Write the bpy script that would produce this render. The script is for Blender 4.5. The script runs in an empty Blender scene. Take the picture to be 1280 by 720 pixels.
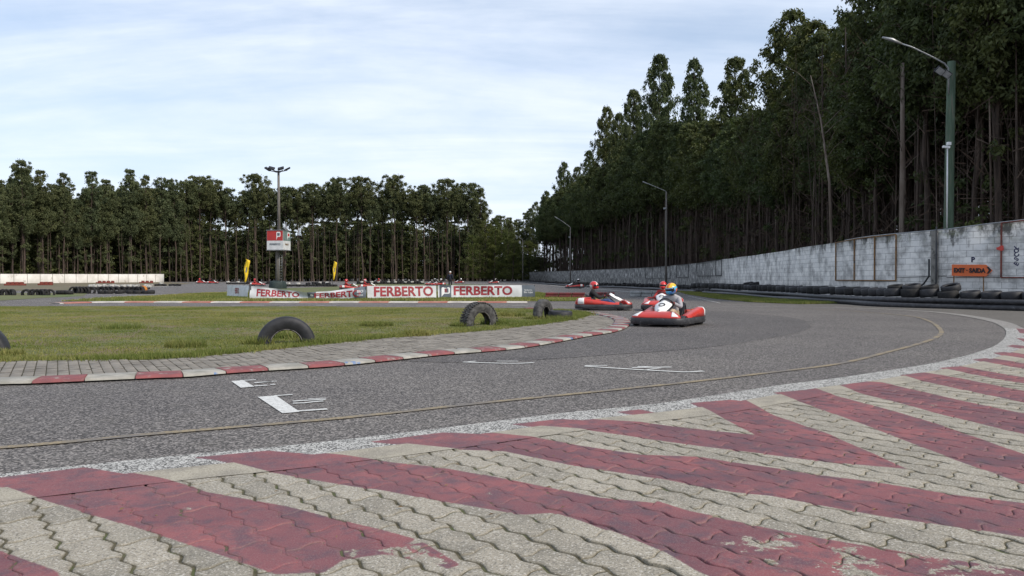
import bpy, bmesh, math, random
import numpy as np
from mathutils import Vector, Matrix
R = math.radians
random.seed(7); RNG = np.random.default_rng(11)
sc = bpy.context.scene
col = sc.collection
# ------------------------------------------------------------------ camera, sky, sun, exposure
CH = 1.15                      # camera height
F = 985.0                      # focal length in photo pixels (1280 wide)
HOR = 347.0
PITCH = math.atan((360 - HOR) / F)
cam_d = bpy.data.cameras.new('camera'); cam = bpy.data.objects.new('camera', cam_d); col.objects.link(cam)
cam.location = (0, 0, CH); cam.rotation_euler = (R(90) - PITCH, 0, 0)
cam_d.sensor_width = 36; cam_d.lens = F / 1280 * 36; cam_d.clip_end = 5000; cam_d.clip_start = .05
sc.camera = cam
SUN_EL, SUN_AZ = R(40), math.atan2(.80, -.60)      # azimuth measured from +Y towards +X
sunv = Vector((math.sin(SUN_AZ) * math.cos(SUN_EL), math.cos(SUN_AZ) * math.cos(SUN_EL), math.sin(SUN_EL)))
sd = bpy.data.lights.new('sun', 'SUN'); so = bpy.data.objects.new('sun', sd); col.objects.link(so)
sd.energy = 2.3; sd.angle = R(9); sd.color = (1, .92, .80)
so.rotation_euler = sunv.to_track_quat('Z', 'Y').to_euler(); so.location = (30, -20, 40)
sc.view_settings.view_transform = 'Standard'; sc.view_settings.look = 'None'
sc.view_settings.exposure = 0.60; sc.view_settings.gamma = 1
sc.view_settings.use_curve_mapping = False
w = bpy.data.worlds.new('World'); sc.world = w; w.use_nodes = True
nt = w.node_tree; nt.nodes.clear()
def N(nt, t, **k):
    n = nt.nodes.new(t)
    for a, b in k.items(): setattr(n, a, b)
    return n
def mth(nt, op, a, b=None, c=None, clamp=False):
    n = N(nt, 'ShaderNodeMath', operation=op, use_clamp=clamp)
    for i, x in enumerate((a, b, c)):
        if x is None: continue
        if isinstance(x, (int, float)): n.inputs[i].default_value = x
        else: nt.links.new(x, n.inputs[i])
    return n.outputs[0]
def mixc(nt, f, a, b, blend='MIX'):
    n = N(nt, 'ShaderNodeMix', data_type='RGBA', blend_type=blend)
    for i, x in ((0, f), (6, a), (7, b)):
        if isinstance(x, (int, float)): n.inputs[i].default_value = x
        elif isinstance(x, tuple): n.inputs[i].default_value = (*x[:3], 1)
        else: nt.links.new(x, n.inputs[i])
    return n.outputs[2]
def ramp(nt, f, lo, hi):
    n = N(nt, 'ShaderNodeMapRange', interpolation_type='SMOOTHSTEP')
    nt.links.new(f, n.inputs[0]); n.inputs[1].default_value = lo; n.inputs[2].default_value = hi
    return n.outputs[0]
def noise(nt, vec, scale, detail=4, rough=.55, dist=0):
    n = N(nt, 'ShaderNodeTexNoise'); n.inputs['Scale'].default_value = scale
    n.inputs['Detail'].default_value = detail; n.inputs['Roughness'].default_value = rough
    n.inputs['Distortion'].default_value = dist
    if vec is not None: nt.links.new(vec, n.inputs['Vector'])
    return n.outputs['Fac']
sky = N(nt, 'ShaderNodeTexSky', sky_type='NISHITA'); sky.sun_disc = False
sky.sun_elevation = SUN_EL; sky.sun_rotation = SUN_AZ; sky.altitude = 50; sky.air_density = 1.0; sky.dust_density = 1.0
tc = N(nt, 'ShaderNodeTexCoord'); sep = N(nt, 'ShaderNodeSeparateXYZ'); nt.links.new(tc.outputs['Generated'], sep.inputs[0])
zz = mth(nt, 'ADD', mth(nt, 'MAXIMUM', sep.outputs[2], 0.0), .16)
cmb = N(nt, 'ShaderNodeCombineXYZ')
nt.links.new(mth(nt, 'DIVIDE', sep.outputs[0], zz), cmb.inputs[0]); nt.links.new(mth(nt, 'DIVIDE', sep.outputs[1], zz), cmb.inputs[1])
mp = N(nt, 'ShaderNodeMapping'); mp.inputs['Rotation'].default_value = (0, 0, R(-24)); mp.inputs['Scale'].default_value = (.32, 1.25, 1)
nt.links.new(cmb.outputs[0], mp.inputs['Vector'])
n1 = noise(nt, mp.outputs[0], 1.6, 7, .58, .5)
n2 = noise(nt, cmb.outputs[0], .55, 3, .5)
n3 = noise(nt, cmb.outputs[0], 3.1, 6, .6, .2)
cl = ramp(nt, mth(nt, 'ADD', mth(nt, 'MULTIPLY', n1, .6), mth(nt, 'ADD', mth(nt, 'MULTIPLY', n2, .3), mth(nt, 'MULTIPLY', n3, .1))), .30, .72)
elev = ramp(nt, sep.outputs[2], .0, .40)
veil = mth(nt, 'SUBTRACT', .94, mth(nt, 'MULTIPLY', elev, .52))
fac = mth(nt, 'ADD', mth(nt, 'MULTIPLY', cl, mth(nt, 'SUBTRACT', 1.0, veil)), veil, clamp=True)
fac2 = mth(nt, 'SUBTRACT', fac, mth(nt, 'MULTIPLY', mth(nt, 'SUBTRACT', 1.0, cl), .16), clamp=True)
cloudc = mixc(nt, ramp(nt, mth(nt, 'ADD', mth(nt, 'MULTIPLY', n1, .65), mth(nt, 'MULTIPLY', n3, .35)), .26, .74), (4.9, 5.65, 6.95), (6.3, 6.75, 7.45))
skyc = mixc(nt, fac2, sky.outputs[0], cloudc)
bg = N(nt, 'ShaderNodeBackground'); bg.inputs[1].default_value = .105
nt.links.new(skyc, bg.inputs[0]); wo = N(nt, 'ShaderNodeOutputWorld'); nt.links.new(bg.outputs[0], wo.inputs[0])

# ------------------------------------------------------------------ helpers
def G(px, py, z=0.0):
    """point of the plane at height z that stands at a photo position"""
    a = (px - 640) / F; b = -(py - 360) / F
    d = Vector((a, math.cos(PITCH) + b * math.sin(PITCH), b * math.cos(PITCH) - math.sin(PITCH)))
    t = (z - CH) / d.z
    return Vector((d.x * t, d.y * t, z))
def at_depth(px, Y, z=0.0): return Vector(((px - 640) / F * Y, Y, z))
def tag(o, label=None, cat=None, group=None, kind=None):
    for k, v in (('label', label), ('category', cat), ('group', group), ('kind', kind)):
        if v: o[k] = v
    return o
def empty(name, loc=(0, 0, 0), rz=0, label=None, cat=None, group=None):
    o = bpy.data.objects.new(name, None); col.objects.link(o); o.location = loc; o.rotation_euler = (0, 0, rz)
    o.empty_display_size = .3
    return tag(o, label, cat, group)
def link_mesh(name, me, mats, parent=None, smooth=False):
    o = bpy.data.objects.new(name, me); col.objects.link(o)
    for m in (mats if isinstance(mats, (list, tuple)) else [mats]): me.materials.append(m)
    if smooth: me.polygons.foreach_set('use_smooth', [True] * len(me.polygons))
    if parent is not None: o.parent = parent
    return o
def np_mesh(name, V, quads, mats, parent=None, smooth=False, attrs=None, midx=None):
    V = np.asarray(V, dtype=np.float32); quads = np.asarray(quads, dtype=np.int32)
    me = bpy.data.meshes.new(name); k = quads.shape[1]
    me.vertices.add(len(V)); me.vertices.foreach_set('co', V.ravel())
    me.loops.add(quads.size); me.loops.foreach_set('vertex_index', quads.ravel())
    me.polygons.add(len(quads))
    me.polygons.foreach_set('loop_start', np.arange(0, quads.size, k, dtype=np.int32))
    me.polygons.foreach_set('loop_total', np.full(len(quads), k, dtype=np.int32))
    if midx is not None: me.polygons.foreach_set('material_index', np.asarray(midx, dtype=np.int32))
    me.update(calc_edges=True)
    for nm, a in (attrs or {}).items():
        at = me.attributes.new(nm, 'FLOAT', 'POINT'); at.data.foreach_set('value', np.asarray(a, dtype=np.float32))
    o = link_mesh(name, me, mats, parent, False)
    if smooth: me.polygons.foreach_set('use_smooth', np.ones(len(quads), dtype=bool))
    return o
class MB:
    def __init__(s): s.bm = bmesh.new(); s.mi = 0
    def _fin(s, vs):
        fs = {f for v in vs for f in v.link_faces}
        for f in fs: f.material_index = s.mi
    def box(s, c, size, rot=None, bev=0.0):
        r = bmesh.ops.create_cube(s.bm, size=1); vs = r['verts']
        bmesh.ops.scale(s.bm, verts=vs, vec=size)
        if bev > 0:
            es = list({e for v in vs for e in v.link_edges})
            rr = bmesh.ops.bevel(s.bm, geom=es, offset=bev, segments=2, profile=.6, affect='EDGES')
            vs = list({v for f in rr['faces'] for v in f.verts} | {v for v in vs if v.is_valid})
        M = Matrix.Translation(c) @ (rot.to_4x4() if rot is not None else Matrix.Identity(4))
        bmesh.ops.transform(s.bm, matrix=M, verts=vs); s._fin(vs); return vs
    def tube(s, pts, rad, n=8, caps=True, closed=False):
        pts = [Vector(p) for p in pts]; m = len(pts)
        rads = rad if isinstance(rad, (list, tuple)) else [rad] * m
        rings = []; up = None
        for i, p in enumerate(pts):
            if closed: t = pts[(i + 1) % m] - pts[i - 1]
            else: t = pts[min(i + 1, m - 1)] - pts[max(i - 1, 0)]
            t.normalize()
            if up is None: up = Vector((0, 0, 1)) if abs(t.z) < .9 else Vector((1, 0, 0))
            x = t.cross(up).normalized(); up = x.cross(t).normalized()
            rings.append([s.bm.verts.new(p + (x * math.cos(2 * math.pi * k / n) + up * math.sin(2 * math.pi * k / n)) * rads[i]) for k in range(n)])
        for i in range(m if closed else m - 1):
            a, b = rings[i], rings[(i + 1) % m]
            for k in range(n):
                f = s.bm.faces.new((a[k], a[(k + 1) % n], b[(k + 1) % n], b[k])); f.material_index = s.mi; f.smooth = True
        if caps and not closed:
            for rg in (rings[0], rings[-1][::-1]):
                f = s.bm.faces.new(rg); f.material_index = s.mi
    def lathe(s, prof, n=24, M=None, closed=True):
        """prof: (radius, height) revolved round Z"""
        rings = []
        for r, h in prof:
            rings.append([s.bm.verts.new((r * math.cos(2 * math.pi * k / n), r * math.sin(2 * math.pi * k / n), h)) for k in range(n)])
        m = len(rings)
        for i in range(m if closed else m - 1):
            a, b = rings[i], rings[(i + 1) % m]
            for k in range(n):
                f = s.bm.faces.new((a[k], a[(k + 1) % n], b[(k + 1) % n], b[k])); f.material_index = s.mi; f.smooth = True
        if M is not None: bmesh.ops.transform(s.bm, matrix=M, verts=[v for rg in rings for v in rg])
    def sphere(s, c, r, sc3=(1, 1, 1), seg=16, M=None):
        rr = bmesh.ops.create_uvsphere(s.bm, u_segments=seg, v_segments=seg // 2 + 2, radius=r); vs = rr['verts']
        bmesh.ops.scale(s.bm, verts=vs, vec=sc3)
        if M is not None: bmesh.ops.transform(s.bm, matrix=M, verts=vs)
        bmesh.ops.translate(s.bm, verts=vs, vec=c); s._fin(vs)
        for v in vs:
            for f in v.link_faces: f.smooth = True
        return vs
    def grid(s, fn, nu, nv, closed_u=False):
        vs = [[s.bm.verts.new(fn(i / (nu if closed_u else nu - 1), j / (nv - 1))) for j in range(nv)] for i in range(nu)]
        for i in range(nu if closed_u else nu - 1):
            for j in range(nv - 1):
                f = s.bm.faces.new((vs[i][j], vs[(i + 1) % nu][j], vs[(i + 1) % nu][j + 1], vs[i][j + 1])); f.material_index = s.mi; f.smooth = True
    def poly(s, pts):
        f = s.bm.faces.new([s.bm.verts.new(p) for p in pts]); f.material_index = s.mi; return f
    def build(s, name, mats, parent=None, recalc=True, solid=0):
        if recalc: bmesh.ops.recalc_face_normals(s.bm, faces=s.bm.faces)
        if solid: bmesh.ops.solidify(s.bm, geom=list(s.bm.faces), thickness=solid)
        me = bpy.data.meshes.new(name); s.bm.to_mesh(me); s.bm.free()
        return link_mesh(name, me, mats, parent)
def copy_tree(o, parent=None):
    c = o.copy(); col.objects.link(c)
    if parent is not None: c.parent = parent
    for ch in list(KIDS.get(o.name, ())) : copy_tree(ch, c)
    return c
KIDS = {}
def freeze(o):
    """note the children of a finished prototype so copies can be made quickly"""
    ch = list(o.children); KIDS[o.name] = ch
    for c in ch: freeze(c)
    return o
def reg(o, ch): KIDS.setdefault(o.name, []).append(ch)

# ------------------------------------------------------------------ materials
def mat(name, c1, c2=None, rough=.8, scale=6, detail=5, lo=.35, hi=.65, bump=0, bscale=60, metal=0, coat=0, c3=None, s3=1.5, t3=(.55, .7), stretch=None, spec=.4):
    m = bpy.data.materials.new(name); m.use_nodes = True; t = m.node_tree; b = t.nodes['Principled BSDF']
    tc = N(t, 'ShaderNodeTexCoord'); v = tc.outputs['Object']
    if stretch:
        mp = N(t, 'ShaderNodeMapping'); mp.inputs['Scale'].default_value = stretch; t.links.new(v, mp.inputs[0]); v = mp.outputs[0]
    if c2 is None: c2 = tuple(x * .78 for x in c1)
    f = ramp(t, noise(t, v, scale, detail), lo, hi)
    c = mixc(t, f, c1, c2)
    if c3: c = mixc(t, ramp(t, noise(t, v, s3, 6, .6), *t3), c, c3)
    t.links.new(c, b.inputs['Base Color']); b.inputs['Roughness'].default_value = rough; b.inputs['Metallic'].default_value = metal
    b.inputs['Specular IOR Level'].default_value = spec
    b.inputs['Coat Weight'].default_value = coat
    if bump:
        bn = N(t, 'ShaderNodeBump'); bn.inputs['Strength'].default_value = bump; bn.inputs['Distance'].default_value = .01
        t.links.new(noise(t, v, bscale, 5), bn.inputs['Height']); t.links.new(bn.outputs[0], b.inputs['Normal'])
    return m
def ground_mats():
    out = {}
    # asphalt: aggregate of light and dark stones
    def asphalt(name, dark, light, patch):
        m = bpy.data.materials.new(name); m.use_nodes = True; t = m.node_tree; b = t.nodes['Principled BSDF']
        tc = N(t, 'ShaderNodeTexCoord'); v = tc.outputs['Object']
        vo = N(t, 'ShaderNodeTexVoronoi'); vo.inputs['Scale'].default_value = 72; t.links.new(v, vo.inputs['Vector'])
        sp = N(t, 'ShaderNodeSeparateColor'); t.links.new(vo.outputs['Color'], sp.inputs[0])
        f = ramp(t, sp.outputs[0], .35, 1.0)
        f2 = ramp(t, noise(t, v, 210, 2), .3, .75)
        c = mixc(t, mth(t, 'ADD', mth(t, 'MULTIPLY', f, .7), mth(t, 'MULTIPLY', f2, .3)), dark, light)
        big = noise(t, v, .35, 5, .6); med = noise(t, v, 3.2, 5, .65)
        c = mixc(t, ramp(t, big, .35, .68), c, mixc(t, 1.0, c, patch, 'MULTIPLY'))
        c = mixc(t, mth(t, 'MULTIPLY', ramp(t, med, .5, .72), .25), c, (.13, .118, .10))
        t.links.new(c, b.inputs['Base Color']); b.inputs['Roughness'].default_value = .82; b.inputs['Specular IOR Level'].default_value = .3
        bn = N(t, 'ShaderNodeBump'); bn.inputs['Strength'].default_value = .9; bn.inputs['Distance'].default_value = .006
        t.links.new(mth(t, 'SUBTRACT', 1.0, vo.outputs['Distance']), bn.inputs['Height']); t.links.new(bn.outputs[0], b.inputs['Normal'])
        return m
    out['asphalt'] = asphalt('asphalt', (.022, .020, .019), (.37, .338, .312), (.80, .80, .82))
    out['asphalt_dark'] = asphalt('dark_asphalt', (.018, .017, .017), (.29, .265, .25), (.80, .80, .82))
    out['asphalt_pale'] = asphalt('pale_edge_asphalt', (.15, .14, .13), (.44, .42, .39), (.9, .9, .9))
    out['asphalt_light'] = asphalt('worn_asphalt', (.085, .078, .07), (.24, .222, .20), (.86, .86, .86))
    # painted things that carry a 'paint' distance attribute
    def painted(name, base_fn, redwear, edge=.006, base_rough=.85, bumpf=None):
        m = bpy.data.materials.new(name); m.use_nodes = True; t = m.node_tree; b = t.nodes['Principled BSDF']
        tc = N(t, 'ShaderNodeTexCoord'); v = tc.outputs['Object']
        at = N(t, 'ShaderNodeAttribute', attribute_name='paint'); sdv = at.outputs['Fac']
        nz = noise(t, v, 38, 4, .7)
        d = mth(t, 'ADD', sdv, mth(t, 'MULTIPLY', mth(t, 'SUBTRACT', nz, .5), .012))
        inside = ramp(t, d, -edge, edge)
        base, h = base_fn(t, v)
        big = noise(t, v, 1.1, 5, .6); med = noise(t, v, 7, 5, .7)
        red = mixc(t, ramp(t, big, .38, .62), (.165, .062, .074), (.250, .082, .088))
        red = mixc(t, mth(t, 'MULTIPLY', ramp(t, med, .44, .66), .85), red, (.105, .060, .078))
        red = mixc(t, mth(t, 'MULTIPLY', ramp(t, noise(t, v, 150, 3, .7), .46, .66), .28), red, (.34, .27, .24))
        red = mixc(t, mth(t, 'MULTIPLY', ramp(t, noise(t, v, 55, 3, .7), .60, .75), .45), red, (.30, .20, .19))
        eg = N(t, 'ShaderNodeAttribute', attribute_name='edge').outputs['Fac']
        red = mixc(t, mth(t, 'MULTIPLY', mth(t, 'MULTIPLY', eg, ramp(t, noise(t, v, 3.5, 4), .40, .62)), .32), red, (.24, .17, .145))
        tn = N(t, 'ShaderNodeAttribute', attribute_name='tone').outputs['Fac']
        red = mixc(t, mth(t, 'MULTIPLY', ramp(t, tn, .35, 1.0), .55), red, mixc(t, 1.0, red, (.62, .72, .80), 'MULTIPLY'))
        # worn patches: an attribute says where traffic has scraped the paint
        wr = N(t, 'ShaderNodeAttribute', attribute_name='wear').outputs['Fac']
        wn = mth(t, 'ADD', mth(t, 'MULTIPLY', noise(t, v, 5.5, 7, .72), 1.0), mth(t, 'MULTIPLY', wr, .13))
        worn = ramp(t, wn, redwear, redwear + .03)
        c = mixc(t, mth(t, 'MULTIPLY', inside, mth(t, 'SUBTRACT', 1.0, worn)), base, red)
        t.links.new(c, b.inputs['Base Color']); b.inputs['Roughness'].default_value = base_rough
        b.inputs['Specular IOR Level'].default_value = .35
        bn = N(t, 'ShaderNodeBump'); bn.inputs['Strength'].default_value = .55; bn.inputs['Distance'].default_value = .004
        t.links.new(h, bn.inputs['Height']); t.links.new(bn.outputs[0], b.inputs['Normal'])
        return m
    def base_paver(t, v):
        rnd = N(t, 'ShaderNodeAttribute', attribute_name='tone').outputs['Fac']
        c = mixc(t, rnd, (.225, .205, .165), (.39, .35, .28))
        c = mixc(t, ramp(t, noise(t, v, 9, 6, .7), .42, .66), c, (.335, .30, .24))
        c = mixc(t, mth(t, 'MULTIPLY', ramp(t, noise(t, v, 2.1, 6, .7), .5, .68), .6), c, (.19, .17, .135))
        c = mixc(t, mth(t, 'MULTIPLY', ramp(t, noise(t, v, 120, 3), .50, .62), .75), c, (.11, .10, .085))
        c = mixc(t, mth(t, 'MULTIPLY', ramp(t, noise(t, v, 85, 3), .56, .64), .7), c, (.56, .53, .47))
        edg = N(t, 'ShaderNodeAttribute', attribute_name='edge').outputs['Fac']
        c = mixc(t, mth(t, 'MULTIPLY', edg, .55), c, (.10, .085, .05))
        return c, noise(t, v, 120, 5, .7)
    out['paver'] = painted('painted_paver', base_paver, .66)
    def base_white(t, v):
        vo = N(t, 'ShaderNodeTexVoronoi'); vo.inputs['Scale'].default_value = 105; t.links.new(v, vo.inputs['Vector'])
        sp = N(t, 'ShaderNodeSeparateColor'); t.links.new(vo.outputs['Color'], sp.inputs[0])
        n = noise(t, v, 6, 5, .6)
        f = ramp(t, mth(t, 'ADD', mth(t, 'MULTIPLY', sp.outputs[0], .7), mth(t, 'MULTIPLY', n, .6)), .46, .80)
        c = mixc(t, f, (.075, .072, .068), (.50, .49, .46))
        return c, mth(t, 'SUBTRACT', 1.0, vo.outputs['Distance'])
    out['white_band'] = painted('worn_white_asphalt', base_white, .72)
    def base_cream(t, v):
        c = mixc(t, ramp(t, noise(t, v, 4, 6, .6), .38, .66), (.37, .335, .265), (.27, .245, .20))
        c = mixc(t, mth(t, 'MULTIPLY', ramp(t, noise(t, v, 110, 3), .48, .62), .6), c, (.16, .14, .11))
        c = mixc(t, mth(t, 'MULTIPLY', ramp(t, noise(t, v, 80, 3), .55, .65), .5), c, (.52, .48, .40))
        return c, noise(t, v, 110, 4, .7)
    def base_joint(t, v):
        c = mixc(t, ramp(t, noise(t, v, 22, 5), .4, .6), (.055, .046, .022), (.10, .085, .05))
        return mixc(t, ramp(t, noise(t, v, 7, 5), .5, .66), c, (.075, .085, .028)), noise(t, v, 90, 4)
    out['joint'] = painted('mossy_painted_joint', base_joint, .55)
    out['cream'] = painted('cream_concrete', base_cream, .70)
    return out
GM = ground_mats()
M_ = dict(
    joint=mat('mossy_joint', (.055, .045, .022), (.035, .030, .018), .95, 30, c3=(.06, .065, .02), s3=8),
    brick=mat('grey_brick', (.17, .152, .128), (.255, .23, .195), .9, 3, bump=.4, bscale=90, c3=(.15, .13, .105), s3=20),
    soil=mat('lawn_soil', (.085, .105, .030), (.13, .12, .045), .95, 1.6, 8, c3=(.15, .11, .065), s3=.7, t3=(.46, .62), bump=.6, bscale=40),
    grass_far=mat('far_grass', (.085, .12, .032), (.13, .125, .05), .95, .4, 8, c3=(.13, .10, .06), s3=.12, t3=(.5, .65), bump=.5, bscale=20),
    dirt=mat('brown_dirt', (.16, .125, .085), (.10, .10, .045), .95, .35, 8, c3=(.19, .10, .075), s3=.6, t3=(.55, .65)),
    litter=mat('forest_floor', (.028, .021, .014), (.018, .016, .010), .95, .8, 6),
    kwhite=mat('kerb_white', (.36, .34, .30), (.24, .23, .20), .85, 5, 7, c3=(.12, .20, .36), s3=2.2, t3=(.62, .66), bump=.3, bscale=80),
    kred=mat('kerb_red', (.25, .075, .075), (.18, .065, .068), .8, 5, 7, c3=(.26, .21, .19), s3=9, t3=(.54, .66), bump=.3, bscale=80),
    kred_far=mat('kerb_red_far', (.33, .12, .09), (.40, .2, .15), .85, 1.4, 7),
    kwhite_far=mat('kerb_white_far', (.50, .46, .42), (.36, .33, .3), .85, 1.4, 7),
    rubber=mat('black_rubber', (.010, .010, .012), (.022, .022, .026), .62, 7, 6, bump=.25, bscale=30, spec=.5),
    rubber_dusty=mat('dusty_rubber', (.009, .009, .010), (.020, .019, .019), .78, 5, 7, bump=.3, bscale=40, c3=(.085, .082, .078), s3=11, t3=(.62, .75)),
    rubber_grey=mat('greyed_rubber', (.028, .027, .027), (.09, .088, .085), .85, 9, 7, bump=.3, bscale=40),
    liner=mat('tyre_bead', (.16, .15, .14), (.03, .03, .03), .8, 9, 6, lo=.45, hi=.55),
    tyre_white=mat('white_painted_tyre', (.52, .51, .47), (.3, .29, .27), .8, 5, 6, c3=(.06, .06, .06), s3=4, t3=(.58, .64)),
    tyre_red=mat('red_painted_tyre', (.25, .05, .035), (.14, .04, .03), .85, 4, 6),
    tyre_orange=mat('orange_painted_tyre', (.55, .22, .04), (.4, .15, .03), .8, 4, 6),
    bark=mat('eucalyptus_bark', (.082, .058, .045), (.040, .029, .023), .9, 3, 6, stretch=(3, 3, .35), c3=(.17, .13, .105), s3=.6, t3=(.56, .68)),
    bark_pale=mat('pale_bark', (.23, .19, .16), (.12, .09, .07), .9, 2, 6, stretch=(3, 3, .35)),
    steel=mat('galvanised_steel', (.36, .37, .38), (.26, .27, .28), .45, 9, metal=.6),
    dsteel=mat('dark_steel', (.035, .037, .042), (.022, .023, .026), .5, 9, metal=.3),
    rust=mat('rusty_frame', (.26, .15, .06), (.16, .085, .04), .85, 8, c3=(.07, .05, .04), s3=5),
    rustred=mat('red_rusty_frame', (.20, .06, .045), (.10, .035, .03), .85, 8),
    wood_green=mat('green_stained_wood', (.085, .125, .085), (.055, .085, .055), .85, 3, 6, stretch=(5, 5, .4), c3=(.13, .12, .09), s3=2, bump=.4, bscale=30),
    grey_pole=mat('weathered_pole', (.16, .145, .13), (.11, .10, .09), .85, 3, 6, stretch=(5, 5, .4)),
    concrete=mat('raw_concrete', (.26, .25, .23), (.17, .165, .15), .9, 2.5, 7, c3=(.06, .06, .055), s3=5, bump=.4, bscale=50),
    white=mat('white_plastic', (.78, .78, .77), (.68, .68, .68), .38, 3),
    white_mat=mat('white_vinyl', (.60, .61, .62), (.50, .51, .52), .6, 2.5),
    slate=mat('slate_vinyl', (.105, .125, .15), (.085, .10, .12), .6, 2),
    banred=mat('crimson_print', (.30, .030, .040), (.24, .028, .035), .6, 2),
    kart_red=mat('red_plastic', (.52, .040, .028), (.42, .035, .026), .36, 4, coat=.15, c3=(.30, .06, .05), s3=9, t3=(.6, .75)),
    kart_orange=mat('orange_red_decal', (.60, .12, .04), (.5, .08, .03), .4, 4),
    bumper=mat('scuffed_bumper', (.022, .022, .025), (.045, .045, .05), .5, 6, 7, c3=(.10, .10, .10), s3=12, t3=(.6, .72)),
    frame=mat('kart_chassis', (.04, .04, .045), None, .45, 9, metal=.5),
    alu=mat('cast_aluminium', (.45, .45, .46), (.3, .3, .3), .4, 20, metal=.8),
    seat=mat('black_seat', (.02, .02, .022), (.03, .03, .032), .5, 9),
    signo=mat('orange_board', (.72, .155, .045), (.60, .13, .04), .55, 2.5, 6, c3=(.42, .12, .06), s3=6, t3=(.6, .72)),
    signk=mat('black_lettering', (.02, .018, .02), None, .6, 9),
    yflag=mat('yellow_flag', (.80, .56, .02), (.70, .46, .02), .6, 2),
    paintw=mat('road_white', (.62, .62, .60), (.50, .50, .48), .8, 20, c3=(.09, .09, .09), s3=70, t3=(.60, .66)),
    green_tarp=mat('dark_green_tarpaulin', (.025, .040, .038), (.015, .026, .026), .7, 3, bump=.5, bscale=6),
    redp=mat('red_barrier_plastic', (.16, .022, .022), (.10, .02, .02), .55, 3),
    greyp=mat('grey_barrier_plastic', (.30, .31, .31), (.20, .21, .21), .6, 3),
    skin=mat('skin', (.42, .24, .17), (.36, .20, .14), .6, 8),
    c_grey=mat('grey_hoodie', (.38, .37, .38), (.28, .27, .29), .9, 6, 6, bump=.5, bscale=18),
    c_beige=mat('beige_trousers', (.45, .34, .24), (.34, .25, .17), .9, 6, 6, bump=.5, bscale=18),
    c_navy=mat('navy_cloth', (.018, .024, .045), (.012, .014, .025), .9, 6, 6, bump=.5, bscale=18),
    c_black=mat('black_cloth', (.012, .012, .013), (.022, .022, .024), .9, 6, 6, bump=.5, bscale=18),
    c_jean=mat('blue_jeans', (.06, .10, .24), (.035, .06, .15), .9, 6, 6, bump=.5, bscale=18),
    c_red=mat('red_overalls', (.36, .03, .03), (.26, .025, .025), .85, 6, 6, bump=.5, bscale=18),
    glove=mat('dark_red_glove', (.22, .035, .03), (.12, .02, .02), .8, 8),
    shoe=mat('dark_shoe', (.03, .03, .03), None, .7, 8),
    h_red=mat('red_helmet_shell', (.58, .03, .03), (.5, .03, .03), .22, 3, coat=.5),
    h_yel=mat('yellow_helmet_shell', (.80, .50, .04), (.75, .42, .04), .22, 3, coat=.5),
    h_blue=mat('blue_helmet_shell', (.04, .16, .45), (.10, .42, .62), .22, 9, lo=.45, hi=.55, coat=.5),
    h_org=mat('orange_helmet_shell', (.70, .14, .02), None, .22, 3, coat=.5),
    h_white=mat('white_helmet_shell', (.75, .75, .75), None, .22, 3, coat=.5),
    visor=mat('smoked_visor', (.012, .014, .018), (.02, .02, .025), .12, 3, coat=.6),
)
def leaf_mat(name, a, b, c):
    m = bpy.data.materials.new(name); m.use_nodes = True; t = m.node_tree; p = t.nodes['Principled BSDF']
    at = N(t, 'ShaderNodeAttribute', attribute_name='tint').outputs['Fac']
    oi = N(t, 'ShaderNodeObjectInfo').outputs['Random']
    cc = mixc(t, at, a, b)
    cc = mixc(t, mth(t, 'MULTIPLY', oi, .55), cc, mixc(t, 1.0, cc, c, 'MULTIPLY'))
    t.links.new(cc, p.inputs['Base Color']); p.inputs['Roughness'].default_value = .65; p.inputs['Specular IOR Level'].default_value = .2
    tr = N(t, 'ShaderNodeBsdfTranslucent'); t.links.new(mixc(t, 1.0, cc, (1.3, 1.5, .6), 'MULTIPLY'), tr.inputs[0])
    mx = N(t, 'ShaderNodeMixShader'); mx.inputs[0].default_value = .22
    out = t.nodes['Material Output']; t.links.new(p.outputs[0], mx.inputs[1]); t.links.new(tr.outputs[0], mx.inputs[2]); t.links.new(mx.outputs[0], out.inputs[0])
    return m
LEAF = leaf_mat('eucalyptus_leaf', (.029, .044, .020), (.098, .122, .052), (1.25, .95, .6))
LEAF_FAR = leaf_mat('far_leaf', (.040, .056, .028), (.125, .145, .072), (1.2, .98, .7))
LEAF_Y = leaf_mat('young_leaf', (.045, .065, .020), (.12, .135, .045), (1.2, 1.0, .6))
BLADE = leaf_mat('grass_blade', (.115, .145, .036), (.29, .255, .10), (1.0, 1.0, .9))

# ------------------------------------------------------------------ ground geometry helpers
def sheet(name, pts, z, m, kind='structure', parent=None):
    mb = MB(); f = mb.poly([(p[0], p[1], z) for p in pts])
    bmesh.ops.triangulate(mb.bm, faces=[f])
    for f in mb.bm.faces:
        if f.normal.z < 0: f.normal_flip()
    o = mb.build(name, m, parent, recalc=False)
    if kind: o['kind'] = kind
    return o
def gpx(L): return [G(*p).to_2d() for p in L]
def spline(P, step=.1):
    P = [np.array(p[:2], float) for p in P]; out = []
    for i in range(len(P) - 1):
        p0 = P[max(i - 1, 0)]; p1 = P[i]; p2 = P[i + 1]; p3 = P[min(i + 2, len(P) - 1)]
        n = max(2, int(np.linalg.norm(p2 - p1) / step))
        # centripetal-ish tangents
        for k in range(n):
            t = k / n
            out.append(.5 * ((2 * p1) + (-p0 + p2) * t + (2 * p0 - 5 * p1 + 4 * p2 - p3) * t * t + (-p0 + 3 * p1 - 3 * p2 + p3) * t ** 3))
    out.append(P[-1]); out = np.array(out)
    d = np.r_[0, np.cumsum(np.linalg.norm(np.diff(out, axis=0), axis=1))]
    s = np.arange(0, d[-1], step)
    return np.c_[np.interp(s, d, out[:, 0]), np.interp(s, d, out[:, 1])]
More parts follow.
